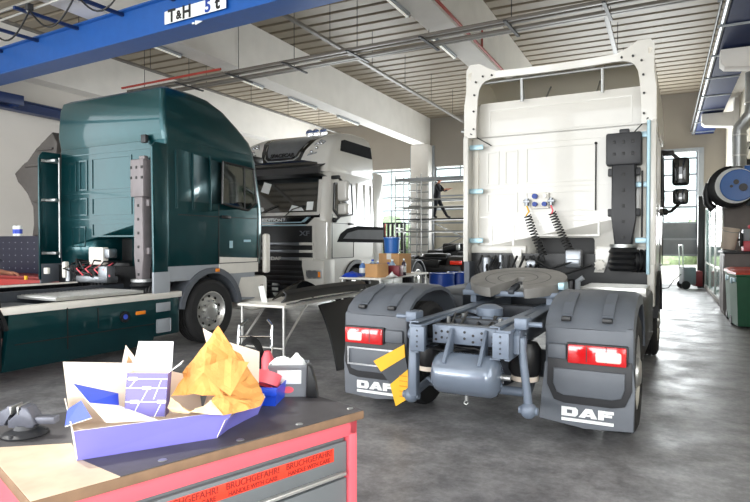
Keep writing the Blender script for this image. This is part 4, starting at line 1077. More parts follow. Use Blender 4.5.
# crumpled packing paper
random.seed(11)
PB = thing('packing_paper', 'crumpled orange-brown kraft packing paper heaped in the carton', 'packing paper', bl(.66, .28, ZT + .035), BA)
def crumple(name, m, cx, cy, rx, ry, prof, peak, seed, amp, parent, z0=0, nt_=30, nr=9):
    rnd = random.Random(seed); b = MB(); grid = []
    ph = [rnd.uniform(0, 6.28) for _ in range(6)]
    for i in range(nr + 1):
        f = i / nr; ring = []
        for k in range(nt_):
            a = 2 * math.pi * k / nt_
            fold = amp * f * (1 - .3 * f) * (math.sin(3 * a + ph[0]) + .7 * math.sin(5 * a + ph[1] + 2 * f) + .5 * math.sin(8 * a + ph[2] - 3 * f))
            rr_ = f * (1 + .09 * math.sin(4 * a + ph[3]) + .05 * rnd.uniform(-1, 1))
            x = peak[0] * (1 - f) ** .8 + cx + rx * rr_ * math.cos(a); y = peak[1] * (1 - f) ** .8 + cy + ry * rr_ * math.sin(a)
            z = z0 + max(0.0, lerp(prof, f) + fold + rnd.uniform(-1, 1) * amp * .35)
            ring.append((x, y, z))
        grid.append(ring)
    grid[0] = [(peak[0] + cx + .006 * math.cos(2 * math.pi * k / nt_), peak[1] + cy + .006 * math.sin(2 * math.pi * k / nt_), z0 + lerp(prof, 0)) for k in range(nt_)]
    b.ring_skin(grid, (1, 1))
    return b.build(name, m, parent, sharp=14)
from mathutils import noise as mnoise
KP = dict(a=(.677, .271, 1.297), b=(.649, .298, 1.242), c=(.622, .296, 1.214), d=(.562, .285, 1.162), e=(.476, .229, 1.084), f=(.446, .188, 1.062), g=(.529, .219, 1.084), h=(.593, .143, 1.083), i=(.7, .205, 1.18), j=(.569, .18, 1.162), k=(.594, .086, 1.097), l=(.694, .142, 1.175), m=(.777, .174, 1.087), n=(.791, .16, 1.047), o=(.727, .083, 1.028), p=(.673, .066, 1.031), q=(.579, .066, 1.033), r=(.558, .107, 1.078), s=(.448, .155, 1.056), t=(.493, .115, 1.049), B=(.808, .394, 1.009), E=(.673, .456, 1.022), Q=(.545, .175, 1.172), S=(.715, .125, 1.182), T=(.6, .06, 1.09), U=(.66, .15, 1.2), G=(.53, .235, 1.03), H=(.59, .17, 1.03))
PB.location = (-1.42, .92, 0)
def paper(name, m, tris, amp, seed, th=.002):
    b = MB(); vs = {k: b.bm.verts.new(V(p)) for k, p in KP.items() if any(k in t for t in tris)}
    for t in tris:
        try: b.bm.faces.new([vs[c] for c in t])
        except ValueError: pass
    bmesh.ops.triangulate(b.bm, faces=b.bm.faces[:])
    bmesh.ops.subdivide_edges(b.bm, edges=b.bm.edges[:], cuts=4, use_grid_fill=True)
    b.bm.normal_update()
    for v in b.bm.verts:
        q = v.co * 14 + V((seed, 0, 0))
        v.co += v.normal * amp * (mnoise.noise(q) * 1.4 + mnoise.noise(q * 2.3) * .8) 
    bmesh.ops.recalc_face_normals(b.bm, faces=b.bm.faces)
    return b.build(name, m, PB, sharp=9)
paper('kraft_sheet', m_kraft, ['abji', 'bcj', 'cdj', 'degj', 'jgh', 'jhk', 'jki', 'kli', 'ail', 'lmk', 'mnok', 'kop', 'hkr', 'krqp', 'almnB', 'aBE', 'abcdE', 'deE'], .018, 3)
paper('folded_corner', m_kraft, ['QUST'], .01, 12)
paper('inner_tissue', m_kraftl, ['efst', 'etG', 'tGHr', 'trq', 'fs', ][:4], .008, 7)
b = MB(); b.card([(.76, .43, 1.03), (.885, .33, 1.04), (.889, .33, 1.164), (.79, .42, 1.207), (.72, .47, 1.26)][::-1], .004, 0, 0)
o = b.build('cream_card', [m_inner], sharp=10); o.location = (-1.42, .92, 0); o.rotation_euler = (0, 0, BA)
tag(o, 'plain cream card leaning up behind the crumpled packing paper', 'card sheet')

# blue picking bin with red tape roll
PK = thing('picking_bin', 'small blue plastic picking bin at the far end of the bench', 'storage bin', bl(.955, .362, ZT), BA + R(-50))
b = MB(); o_ = [(-.06, -.09), (.06, -.09), (.06, .09), (-.06, .09)]
def rect(w, d, z): return [(-w, -d, z), (w, -d, z), (w, d, z), (-w, d, z)]
b.ring_skin([rect(.055, .085, 0), rect(.066, .098, .085), rect(.062, .094, .085), rect(.052, .081, .004)], (1, 1))
b.box(-.07, .07, -.102, .102, .08, .088, .002) if 0 else None
b.build('bin_shell', m_binb, PK)
b = MB(); b.box(-.066, .066, -.104, -.094, .05, .09, .003); b.build('bin_lip', m_binb, PK)
PK.scale = (.85, .85, .85)
b = MB(); rg = []
for k in range(25):
    a = 2 * math.pi * k / 24; c, s = math.cos(a), math.sin(a)
    rg.append([(r * c, w, r * s) for r, w in ((.034, -.025), (.06, -.025), (.06, .025), (.034, .025))])
b.ring_skin(rg, (0, 0)); o = b.build('tape_roll', m_redp, None); o.location = bl(.95, .375, ZT + .088); o.rotation_euler = (R(62), R(0), BA + R(-70))
tag(o, 'roll of red and white tape lying in the blue bin', 'tape roll')
# grey box with rags
GX = thing('supply_box', 'grey plastic supply box with white label and red emblem beside the blue bin', 'box', bl(1.09, .405, ZT), BA + R(-42))
b = MB(); b.ring_skin([rect(.075, .06, 0), rect(.08, .065, .13), rect(.074, .059, .13), rect(.07, .055, .006)], (1, 1)); b.box(-.084, .084, -.068, -.06, .118, .134, .003)
b.build('box_shell', m_mgrey, GX)
b = MB(); b.box(-.045, .055, -.0675, -.064, .055, .112, .001); b.build('paper_label', m_print, GX)
b = MB(); b.prism([(0 + .024 * math.cos(R(30 * k)), .03 + .014 * math.sin(R(30 * k))) for k in range(12)], 'y', -.066, -.0625); b.build('red_emblem', m_redp, GX)
RG = thing('cleaning_rag', 'white crumpled cleaning rags stuffed in the top of the grey box', 'rag', bl(1.09, .405, ZT + .118), BA + R(-42))
crumple('rag_cloth', m_print, -.03, 0, .055, .05, [(0, .04), (.6, .03), (1, 0)], (.0, 0), 33, .01, RG, 0, 18, 5)
crumple('rag_fold', m_print, .03, .0, .045, .05, [(0, .055), (.6, .03), (1, 0)], (.0, 0), 35, .01, RG, 0, 18, 5)
b = MB(); b.prism([(-.02, .0), (.03, 0), (.02, .06), (.0, .13), (-.015, .14)], 'y', -.03, .03, bev=.006); o = b.build('door_wedge', m_black, None); o.location = bl(1.125, .3, ZT); o.rotation_euler = (0, 0, BA + R(-45))
o.name = 'rubber_wedge'; tag(o, 'black rubber wedge standing right of the grey supply box', 'wedge')

# ------------------------------------------------------------------ folding table with black body parts
FT = thing('trestle_table', 'light grey folding table loaded with black body parts', 'table', (-4.78, 7.5, 0), 0)
b = MB(); b.box(-.38, .38, -1.25, 1.3, .74, .775, .006); b.build('table_top', m_offw, FT)
for x in (-.34, .34):
    for y in (-1.2, 1.2):
        b = MB(); b.cyl((x, y, 0), (x, y, .74), .02, n=10); b.build('leg', m_alu, FT)
b = MB()
b.tube([(.34, -.65, .72), (.34, -.75, .66), (.34, -1.15, .3), (.34, -1.19, .22)], .016, 8); b.tube([(-.34, -.65, .72), (-.34, -1.15, .3), (-.34, -1.19, .22)], .016, 8); b.cyl((-.34, -1.2, .2), (.34, -1.2, .2), .014, n=8); b.build('folding_strut', m_alu, FT)
def shell(name, label, cat, pts0, pts1, th, m, bow=.0, group=None):
    b = MB(); rg = []
    pts0 = [V(p) for p in pts0]; pts1 = [V(p) for p in pts1]
    N = 10
    for k in range(N + 1):
        f = k / N; r = [p.lerp(q, f) + V((0, 0, bow * math.sin(math.pi * f))) for p, q in zip(pts0, pts1)]
        n_ = []
        for i, p in enumerate(r):
            d = (r[min(i + 1, len(r) - 1)] - r[max(i - 1, 0)]); e = (pts1[i] - pts0[i]); nn = d.cross(e).normalized(); n_.append(p + nn * th)
        rg.append(r + n_[::-1])
    b.ring_skin(rg); o = b.build(name, m, None, sharp=40); tag(o, label, cat, group); return o
ZB = .776
shell('bumper_cover', 'long curved black bumper cover lying along the folding table', 'truck part', [(-4.58, 6.45, ZB + .005), (-4.52, 6.45, ZB + .06), (-4.5, 6.45, ZB + .13), (-4.55, 6.45, ZB + .17)], [(-4.6, 8.7, ZB + .005), (-4.5, 8.7, ZB + .06), (-4.46, 8.7, ZB + .13), (-4.55, 8.7, ZB + .18)], .02, m_black, .02)
shell('bumper_strip', 'slim glossy black trim strip at the front edge of the folding table', 'truck part', [(-4.4, 6.3, ZB + .005), (-4.3, 6.35, ZB + .02), (-4.24, 6.4, ZB + .05)], [(-4.4, 8.75, ZB + .005), (-4.32, 8.75, ZB + .03), (-4.28, 8.75, ZB + .05)], .015, m_gloss, 0)
shell('headlamp_frame', 'crumpled black lamp surround standing up on the folding table', 'truck part', [(-4.95, 6.75, ZB), (-4.85, 6.8, ZB + .12), (-4.72, 6.9, ZB + .2)], [(-4.62, 7.3, ZB), (-4.6, 7.35, ZB + .1), (-4.6, 7.4, ZB + .15)], .02, m_gloss, .08)
b = MB(); b.prism([(-.13, .0), (.0, .0), (.02, .22), (-.04, .22)], 'x', 0, .03, bev=.004); o = b.build('brown_booklet', mat('booklet_brown', '#5a4a40', .6), None, loc=(-5.08, 6.66, ZB + .003)); o.rotation_euler = (R(-12), 0, R(50)); tag(o, 'brown booklet leaning at the left end of the folding table', 'booklet')
b = MB(); b.box(-.01, .01, 0, .17, 0, .23, .002); o = b.build('white_brochure', m_print, None, loc=(-4.86, 6.5, ZB + .002)); o.rotation_euler = (R(-6), R(-10), R(60)); tag(o, 'white and pale blue brochure standing next to the brown booklet', 'brochure')
# blue sheet on table
PBs = thing('plastic_sheet', 'crumpled bright blue plastic sheet at the near end of the second table', 'plastic sheet', (-5.12, 9.42, .966), 0)
crumple('sheet_film', m_binb, 0, 0, .2, .22, [(0, .1), (.6, .06), (1, .0)], (0, 0), 51, .012, PBs, 0, 20, 5)
# black panel leaning against the table
b = MB(); pts = [V((-4.3, 6.95, .73)), V((-4.16, 8.05, .78)), V((-3.55, 6.78, .01)), V((-3.62, 6.28, .01))]
n_ = (pts[1] - pts[0]).cross(pts[3] - pts[0]).normalized() * .03
nu, nv = 6, 6; rgs = []
A0, A1, B1, B0 = pts[0], pts[1], pts[2], pts[3]
for k in range(nu + 1):
    f = k / nu; p, q = A0.lerp(B0, f), A1.lerp(B1, f); bowl = V((.05, -.03, .03)) * math.sin(math.pi * f)
    row = [p.lerp(q, g / nv) + bowl for g in range(nv + 1)]
    rgs.append(row + [v + n_ for v in row[::-1]])
b.ring_skin(rgs); lp = b.build('leaning_panel', m_black, None, sharp=40)
lp.name = 'wing_panel'; tag(lp, 'large black wing panel leaning from the floor against the folding table', 'truck part')
b = MB()
# hand truck by the bench
HT = thing('charger_trolley', 'black wheeled charger trolley with bent chrome handles behind the bench', 'trolley', (-3.55, 4.55, 0), R(25))
b = MB()
for x in (-.16, .16): b.tube([(x, .0, .06), (x, .02, .5), (x, .03, .7), (x, .06, .78), (x * .6, .16, .82)], .016, 8)
for z in (.3, .5, .68): b.cyl((-.16, .02, z), (.16, .02, z), .012, n=8)
b.build('hand_truck_frame', m_chrome, HT)
b = MB(); b.box(-.14, .14, -.25, .0, .015, .03, .004); b.build('toe_plate', m_steel, HT)
b = MB(); b.box(-.15, .08, -.2, -.03, .032, .56, .03); b.build('charger_case', m_black, HT)
for x in (-.2, .2):
    b = MB(); b.lathe([(.04, -.025), (.1, -.03), (.115, -.015), (.115, .015), (.1, .03), (.04, .025)], (x, .06, .116), 'x', 20); b.build('wheel', m_rub, HT)
b = MB(); b.cyl((-.2, .06, .116), (.2, .06, .116), .012, n=8); b.build('axle', m_steel, HT)
b = MB()
for k in range(7):
    r = .13 - .004 * k; pts = [(r * math.cos(a) * .9 - .02, -.05 - .012 * k, .48 + r * 1.6 * math.sin(a)) for a in [2 * math.pi * j / 20 for j in range(21)]]
    b.tube(pts, .011, 6)
o = b.build('hose_coil', m_black, None); o.location = (-3.55, 4.55, 0); o.rotation_euler = (0, 0, R(25)); tag(o, 'black hose coil hanging on the charger trolley', 'hose')
b = MB(); b.lathe([(.0, .03), (.055, .03), (.06, .06), (.06, .5), (.03, .57), (.0, .58)], (.155, -.14, 0), 'z', 16); o = b.build('red_bottle', m_redp, None); o.location = (-3.55, 4.55, 0); o.rotation_euler = (0, 0, R(25)); o.name = 'spray_canister'; tag(o, 'red canister standing on the plate of the charger trolley', 'canister')

# ------------------------------------------------------------------ second table with cartons and bottles
T2 = thing('trestle_table', 'second folding table farther back carrying cartons and bottles', 'table', (-4.85, 10.35, 0), 0)
b = MB(); b.box(-.42, .42, -1.15, 1.15, .93, .965, .006); b.build('table_top', m_offw, T2)
for x in (-.38, .38):
    for y in (-1.1, 1.1):
        b = MB(); b.cyl((x, y, 0), (x, y, .93), .02, n=10); b.build('leg', m_alu, T2)
def carton(name, label, loc, w, d, h, rz, m=None, tape=True):
    t = thing(name, label, 'cardboard box', loc, rz)
    b = MB(); b.box(-w, w, -d, d, 0, h, .004); b.build('carton_body', m or m_card, t)
    if tape:
        b = MB(); b.box(-.06, .06, -d - .002, -d + .002, h - .12, h, .0); b.box(-.06, .06, -d, d, h - .002, h + .002); b.build('tape_strip', m_offw, t)
    b = MB(); b.box(-w, w, -.002, .002, h - .001, h + .001); b.build('flap_seam', m_ink, t)
    return t
carton('shipping_carton', 'small plain brown carton at the near corner of the second table', (-4.66, 9.5, .965), .16, .14, .24, R(-20), None, False)
carton('shipping_carton', 'big brown carton with paper label under the blue tub', (-5.0, 11.05, .965), .27, .2, .4, R(-14))
TB = thing('plastic_tub', 'round blue plastic tub standing on the big brown carton', 'tub', (-5.07, 11.05, 1.367), 0)
b = MB(); b.lathe([(.13, 0), (.15, .01), (.165, .28), (.175, .29), (.175, .31), (.16, .31), (.145, .02)], (0, 0, 0), 'z', 28, caps=(1, 1)); b.build('tub_shell', m_fanb, TB)
b = MB(); b.lathe([(.168, .3), (.178, .305), (.178, .33), (.0, .335)], (0, 0, 0), 'z', 28); b.build('tub_lid', m_fanb, TB)
pB = mat('bottle_pale', '#a8c4dd', .2, coat=.3); pB2 = mat('bottle_blue', '#5d86c4', .25, coat=.3); pD = mat('bottle_dark', '#3a2f3c', .25)
def bottle(label, x, y, h, r, m, cap):
    t = thing('bottle', label, 'bottle', (x, y, .965), random.uniform(0, 6), 'bottles on the second table')
    b = MB(); b.lathe([(.0, 0), (r * .95, 0), (r, .01), (r, h * .66), (r * .75, h * .78), (r * .36, h * .84), (r * .36, h * .92)], (0, 0, 0), 'z', 14); b.build('bottle_body', m, t)
    b = MB(); b.lathe([(r * .42, h * .9), (r * .42, h), (.0, h)], (0, 0, 0), 'z', 12); b.build('cap', cap, t)
    b = MB(); b.lathe([(r * 1.01, h * .2), (r * 1.015, h * .55)], (0, 0, 0), 'z', 14, caps=(0, 0)); b.build('label_band', m_print, t)
random.seed(2)
bottle('pale blue bottle at the left of the bottles, behind the small carton', -5.08, 9.75, .27, .06, pB2, m_print)
bottle('bluish bottle standing behind the leftmost bottle', -5.02, 10.05, .3, .06, pB, m_binb)
bottle('blue bottle in the middle of the group of bottles', -4.86, 9.95, .28, .055, pB2, m_print)
bottle('clear pale bottle with white cap near the big carton', -4.72, 10.3, .3, .06, pB, m_print)
bottle('pale bottle with blue cap right of the middle bottle', -4.66, 10.0, .25, .055, pB, m_binb)
bottle('dark bottle with white label band, rightmost of the bottles', -4.43, 10.2, .32, .045, pD, m_print)
bottle('short purple-blue bottle beside the dark bottle', -4.52, 10.4, .22, .05, pB2, m_redp)
RGb = thing('cleaning_rag', 'white crumpled cloth lying beside the small plain carton', 'rag', (-4.4, 9.6, .966), 0)
crumple('rag_cloth', m_print, 0, 0, .12, .16, [(0, .1), (.3, .05), (1, 0)], (0, 0), 61, .012, RGb, 0, 18, 5)
b = MB(); b.box(-.13, .13, -.1, .1, 0, .2, .01); o = b.build('red_case', mat('case_red', '#7a2530', .5), None, loc=(-4.46, 9.85, .966)); o.name = 'tool_case'; tag(o, 'dark red small case behind the plain brown carton', 'case')

# drums
def drum(label, x, y):
    t = thing('oil_drum', label, 'drum', (x, y, 0), random.uniform(0, 3), 'blue oil drums')
    b = MB(); b.lathe([(.28, 0), (.29, .01), (.29, .28), (.3, .29), (.3, .31), (.29, .32), (.29, .57), (.3, .58), (.3, .6), (.29, .61), (.29, .86), (.3, .87), (.3, .885), (.28, .885), (.275, .87), (.0, .87)], (0, 0, 0), 'z', 32); b.build('drum_shell', m_drum, t)
    b = MB(); b.cyl((.15, 0, .86), (.15, 0, .895), .035, n=12); b.cyl((-.18, 0, .86), (-.18, 0, .885), .02, n=12); b.build('bung', m_galv, t)
    b = MB(); rg = []
    for k in range(9):
        a = R(-110 + k * 8); rg.append([(.292 * math.cos(a), .292 * math.sin(a), z) for z in (.35, .54)])
    for p, q in zip(rg, rg[1:]): b.poly([p[0], q[0], q[1], p[1]])
    b.build('drum_label', m_redp, t)
drum('left blue oil drum with red label behind the white tractor', -4.6, 12.8)
drum('right blue oil drum partly hidden by the white tractor cab', -4.38, 13.42)

# ------------------------------------------------------------------ scaffold with person
SF = thing('scaffold_tower', 'aluminium scaffold tower by the far gates', 'scaffold', (-8.6, 23.7, 0), 0)
x0, x1, y0, y1 = -1.9, 2.6, -.45, .45
UX = (x0, -1.26, -.7, x1)
for x in UX:
    for y in (y0, y1):
        b = MB(); b.cyl((x, y, .12), (x, y, 4.5), .026, n=8); up_ = b.build('upright', m_galv, SF)
        b = MB(); b.lathe([(.02, -.02), (.06, -.025), (.065, 0), (.06, .025), (.02, .02)], (x, y, .066), 'x', 14); b.build('castor', m_black, up_)
for y in (y0, y1):
    z = .5
    while z < 4.45:
        b = MB(); b.cyl((-1.26, y, z), (-.7, y, z), .03, n=6); b.build('rung', m_galv, SF); z += .33
for x in (x0, x1):
    for z in (1.2, 2.2, 3.2, 4.2):
        b = MB(); b.cyl((x, y0, z), (x, y1, z), .02, n=6); b.build('rung', m_galv, SF)
for z in (2.05, 3.08, 3.4, 4.28):
    for y in (y0, y1):
        b = MB(); b.cyl((x0, y, z), (x1, y, z), .034, n=8); b.build('guard_rail', m_galv, SF)
b = MB(); b.cyl((-.6, y0, 1.0), (x1, y0, 2.5), .02, n=8); b.build('brace', m_galv, SF)
b = MB(); b.cyl((-.6, y1, 2.5), (x1, y1, 1.0), .02, n=8); b.build('brace', m_galv, SF)
b = MB(); b.box(x0, x1, y0 + .03, y1 - .03, 2.54, 2.6); b.build('platform', m_plastd, SF)
b = MB(); b.box(x0, x1, y0 - .03, y0, 4.2, 4.34); b.build('toe_board', m_lgrey, SF)

def skin_mesh(chains, root=(0, 0)):
    """chains: list of lists of (pos, radius); equal positions are welded"""
    vs, rs, es, ix = [], [], [], {}
    for ch in chains:
        prev = None
        for p, r in ch:
            key = tuple(round(c, 4) for c in p)
            if key not in ix: ix[key] = len(vs); vs.append(p); rs.append(r)
            k = ix[key]
            if prev is not None and prev != k: es.append((prev, k))
            prev = k
    me = bpy.data.meshes.new('skin'); me.from_pydata(vs, es, [])
    o = bpy.data.objects.new('skin_tmp', me); C.objects.link(o)
    md = o.modifiers.new('s', 'SKIN'); md.use_smooth_shade = True
    for i, sv in enumerate(me.skin_vertices[0].data): sv.radius = (rs[i], rs[i]); sv.use_root = (i == 0)
    o.modifiers.new('d', 'SUBSURF').levels = 2
    bpy.context.view_layer.update()
    m2 = bpy.data.meshes.new_from_object(o.evaluated_get(bpy.context.evaluated_depsgraph_get()))
    bpy.data.objects.remove(o); return m2
def person(name, label, loc, rz, J, skin_test):
    """J: dict of joints in local space"""
    root = thing(name, label, 'person', loc, rz)
    ch = [[(J['pel'], .15), (J['waist'], .16), (J['chest'], .185), (J['neck0'], .075), (J['neck'], .055), (J['head0'], .075), (J['head'], .1), (J['crown'], .075)]]
    for s in 'LR':
        ch.append([(J['pel'], .15), (J['hip' + s], .115), (J['knee' + s], .08), (J['ank' + s], .058), (J['toe' + s], .04)])
        hand, d = V(J['hand' + s]), (V(J['hand' + s]) - V(J['elb' + s])).normalized()
        ch.append([(J['chest'], .185), (J['sho' + s], .085), (J['elb' + s], .058), (J['wri' + s], .033), (tuple(hand), .04)])
        side = d.cross(V((0, 0, 1))).normalized(); dn = side.cross(d)
        for k in range(4):
            o_ = side * (.03 - .02 * k); L = (.07, .08, .075, .06)[k]
            ch.append([(tuple(hand), .04), (tuple(hand + o_ + d * .045), .011), (tuple(hand + o_ * 1.1 + d * (.045 + L * .55) - dn * .012), .0095), (tuple(hand + o_ * 1.1 + d * (.045 + L * .8) - dn * .04), .008)])
        ch.append([(tuple(hand), .04), (tuple(hand + side * .045 - dn * .015), .012), (tuple(hand + side * .06 + d * .045 - dn * .03), .009)])
    me = skin_mesh(ch)
    me.materials.clear()
    for m in (m_cloth, m_skin, m_black): me.materials.append(m)
    for p in me.polygons: p.use_smooth = True; p.material_index = skin_test(p.center)
    o = bpy.data.objects.new('body', me); C.objects.link(o); o.parent = root
    h = V(J['head']); f = (V(J['face']) - h).normalized(); sd = f.cross(V((0, 0, 1))).normalized()
    b = MB(); b.sph(h + V((0, 0, .03)) - f * .018, .112, 16, sc=(1, 1, 1.05))
    hair = b.build('hair', m_hair, o, 180)
    b = MB(); b.sph(h + f * .105 - V((0, 0, .025)), .02, 8); b.sph(h + f * .098 - V((0, 0, .07)), .018, 8, sc=(1.3, 1, .4))
    for q in (-1, 1): b.sph(h + sd * .098 * q - V((0, 0, .01)), .026, 8)
    b.build('face_features', m_skin, o, 180)
    b = MB()
    for q in (-1, 1): b.sph(h + f * .094 + sd * .035 * q + V((0, 0, .012)), .012, 8)
    b.build('eyes', m_ink, o, 180)
    return root
J = dict(pel=(0, 0, .92), waist=(.02, .0, 1.08), chest=(.03, 0, 1.32), neck0=(.06, 0, 1.48), neck=(.08, 0, 1.54), head0=(.1, 0, 1.6), head=(.11, 0, 1.67), crown=(.11, 0, 1.74), face=(.3, 0, 1.66),
         hipL=(0, .1, .88), kneeL=(.2, .12, .48), ankL=(.42, .14, .09), toeL=(.58, .14, .05), hipR=(0, -.1, .88), kneeR=(-.02, -.11, .48), ankR=(-.08, -.12, .09), toeR=(.06, -.12, .05),
         shoL=(.05, .2, 1.42), elbL=(.25, .24, 1.2), wriL=(.46, .2, 1.26), handL=(.53, .19, 1.28), shoR=(.05, -.2, 1.42), elbR=(.22, -.26, 1.15), wriR=(.44, -.22, 1.22), handR=(.51, -.21, 1.24))
person('person', 'person in dark work clothes striding along the scaffold platform', (-8.75, 23.7, 2.6), R(0), J, lambda c: 1 if c.z > 1.51 or (c.x > .4 and c.z > 1.1) else (2 if c.z < .1 else 0))
J2 = dict(pel=(0, 0, .95), waist=(0, 0, 1.1), chest=(0, -.02, 1.34), neck0=(0, 0, 1.5), neck=(0, .01, 1.56), head0=(0, .02, 1.62), head=(0, .03, 1.7), crown=(0, .03, 1.77), face=(0, .25, 1.67),
          hipL=(-.1, 0, .9), kneeL=(-.12, .03, .5), ankL=(-.13, 0, .09), toeL=(-.14, .16, .05), hipR=(.1, 0, .9), kneeR=(.12, .03, .5), ankR=(.13, 0, .09), toeR=(.14, .16, .05),
          shoL=(-.2, 0, 1.44), elbL=(-.26, .06, 1.14), wriL=(-.2, .3, 1.1), handL=(-.19, .37, 1.1), shoR=(.2, 0, 1.44), elbR=(.25, .05, 1.1), wriR=(.34, .22, 1.24), handR=(.37, .27, 1.29))
person('person', 'person in dark blue overalls at the left edge reaching out a bare forearm', (-9.6, 5.5, 0), R(-45), J2, lambda c: 1 if c.z > 1.53 or (math.hypot(c.x - .2, c.y) > .13 and c.x > .24 and 1.02 < c.z < 1.3) or (c.y > .1 and 1.0 < c.z < 1.25) else (2 if c.z < .1 else 0))

# ------------------------------------------------------------------ left side: workbench with pegboard, plastic part
PW = thing('pegboard_bench', 'red wall bench with tall dark blue perforated back panel', 'workbench', (-11.2, 7.2, 0), R(0))
b = MB(); b.box(-1.2, 1.6, -.35, .3, .0, .92, .01); b.box(-1.24, 1.64, -.4, .32, .92, .97, .01); b.build('cabinet_body', mat('cabinet_red', '#86231e', .5), PW)
b = MB(); b.box(-1.2, 1.6, .24, .3, .97, 1.72, .01); pn = b.build('pegboard', mat('peg_blue', '#14172e', .5), PW)
b = MB()
for i in range(13):
    for j in range(5): b.cyl((-1.05 + i * .2, .235, 1.07 + j * .13), (-1.05 + i * .2, .245, 1.07 + j * .13), .009, n=6)
b.build('peg_holes', m_lgrey, pn)
b = MB(); b.box(-1.2, 1.6, -.365, -.35, .12, .5, .005); b.box(-1.2, 1.6, -.365, -.35, .52, .9, .005); b.build('drawer_front', mat('cabinet_red2', '#a82a24', .5), PW)
for i, (x, lab) in enumerate(((-.78, 'left of the two white and blue cans standing on the blue pegboard edge'), (-.66, 'right of the two white and blue cans standing on the blue pegboard edge'))):
    t = thing('drink_can', lab, 'can', (-11.2 + x + .1, 7.47, 1.72), .4 * i, 'cans on the pegboard bench')
    b = MB(); b.lathe([(.045, 0), (.055, .015), (.055, .2), (.045, .215), (.0, .213)], (0, 0, 0), 'z', 20); b.build('can_body', m_print, t)
    b = MB(); b.lathe([(.0555, .05), (.0558, .14)], (0, 0, 0), 'z', 20, caps=(0, 0)); b.build('can_print', m_cblue, t)
b = MB()
P = [(.22, 1.72), (.32, 1.95), (.3, 2.3), (.12, 2.58), (-.22, 2.8), (-.32, 2.98), (.02, 3.14), (.1, 3.22), (.42, 3.42), (.5, 3.52), (.85, 3.72), (1.0, 3.5), (.9, 2.6), (.82, 1.72)]
b.prism(P, 'y', -.12, .3, bev=.03)
for z, x in ((3.1, .05), (3.4, .42), (2.4, .32)): b.box(x, .9, -.16, -.1, z - .02, z + .02, .01)
o = b.build('wheel_arch_liner', mat('liner_grey', '#45413e', .55, var=.12), None, loc=(-11.45, 7.5, 0))
tag(o, 'big dark grey stepped wheel arch liner standing on the blue pegboard', 'truck part')

# ------------------------------------------------------------------ right wall
def wbin(label, x, y, rz):
    t = thing('wheelie_bin', label, 'waste bin', (x, y, 0), rz, 'green waste bins')
    b = MB(); b.ring_skin([[(-.25, -.29, .04), (.25, -.29, .04), (.25, .25, .04), (-.25, .25, .04)], [(-.29, -.35, .96), (.29, -.35, .96), (.29, .33, .96), (-.29, .33, .96)], [(-.3, -.36, .97), (.3, -.36, .97), (.3, .34, .97), (-.3, .34, .97)], [(-.3, -.36, 1.0), (.3, -.36, 1.0), (.3, .34, 1.0), (-.3, .34, 1.0)]])
    b.box(-.31, -.285, -.2, -.02, .84, .9, .01) if 0 else None
    body = b.build('bin_body', m_bing, t)
    bv = body.modifiers.new('bevel', 'BEVEL'); bv.width = .03; bv.segments = 2; bv.limit_method = 'ANGLE'
    b = MB(); b.ring_skin([[(-.31, -.37, 1.0), (.31, -.37, 1.0), (.31, .36, 1.0), (-.31, .36, 1.0)], [(-.3, -.36, 1.035), (.3, -.36, 1.035), (.3, .36, 1.05), (-.3, .36, 1.05)], [(-.2, -.28, 1.07), (.2, -.28, 1.07), (.2, .3, 1.085), (-.2, .3, 1.085)]]); b.build('lid', m_binr, t)
    b = MB(); b.cyl((-.28, .38, 1.0), (.28, .38, 1.0), .018, n=8); b.build('handle', m_bing, t)
    b = MB()
    for s in (-.29, .29): b.lathe([(.03, -.03), (.09, -.03), (.1, -.015), (.1, .015), (.09, .03), (.03, .03)], (s * .8, .28, .1), 'x', 16)
    b.build('wheel', m_black, t)
    b = MB(); b.box(-.312, -.29, -.3, -.12, .86, .93, .006); b.box(-.312, -.29, -.02, .1, .82, .93, .006); b.box(.02, .18, -.362, -.34, .78, .84, .004); b.build('bin_sticker', m_lblue, t)
wbin('nearest green bin with red lid by the right wall', 1.45, 12.95, R(6))
wbin('green bin with red lid just behind the nearest bin', 1.45, 13.9, R(3))
# cabin of glass and steel along the wall
CB = thing('glazed_cabin', 'narrow glazed steel cabin along the right wall', 'cabin', (0, 0, 0))
b = MB(); b.box(1.3, 1.96, 16.65, 23.2, 2.72, 2.8, .01); b.box(1.3, 1.96, 16.65, 16.7, .1, 2.72); b.box(1.25, 1.32, 16.65, 23.2, .02, .14, .005)
b.build('end_panel', mat('panel_taupe', '#87807c', .6, var=.05), CB)
b = MB()
for y in (16.68, 18.85, 21.0, 23.15): b.box(1.26, 1.32, y - .03, y + .03, .1, 2.76, .004)
for z in (.9, 2.72): b.box(1.27, 1.31, 16.65, 23.2, z - .03, z + .03, .004)
b.build('cabin_frame', m_alu, CB)
for i, (ya, yb_) in enumerate(((16.71, 18.82), (18.88, 20.97), (21.03, 23.12))):
    b = MB(); b.box(1.285, 1.295, ya, yb_, .14, 2.69); b.build('pane', m_cabin, CB)
b = MB(); b.box(1.05, 1.28, 23.25, 23.5, 0, 3.2, .02); o = b.build('black_post', m_black, None); o.name = 'door_post'; tag(o, 'tall black steel post at the far end of the glazed cabin', 'post')
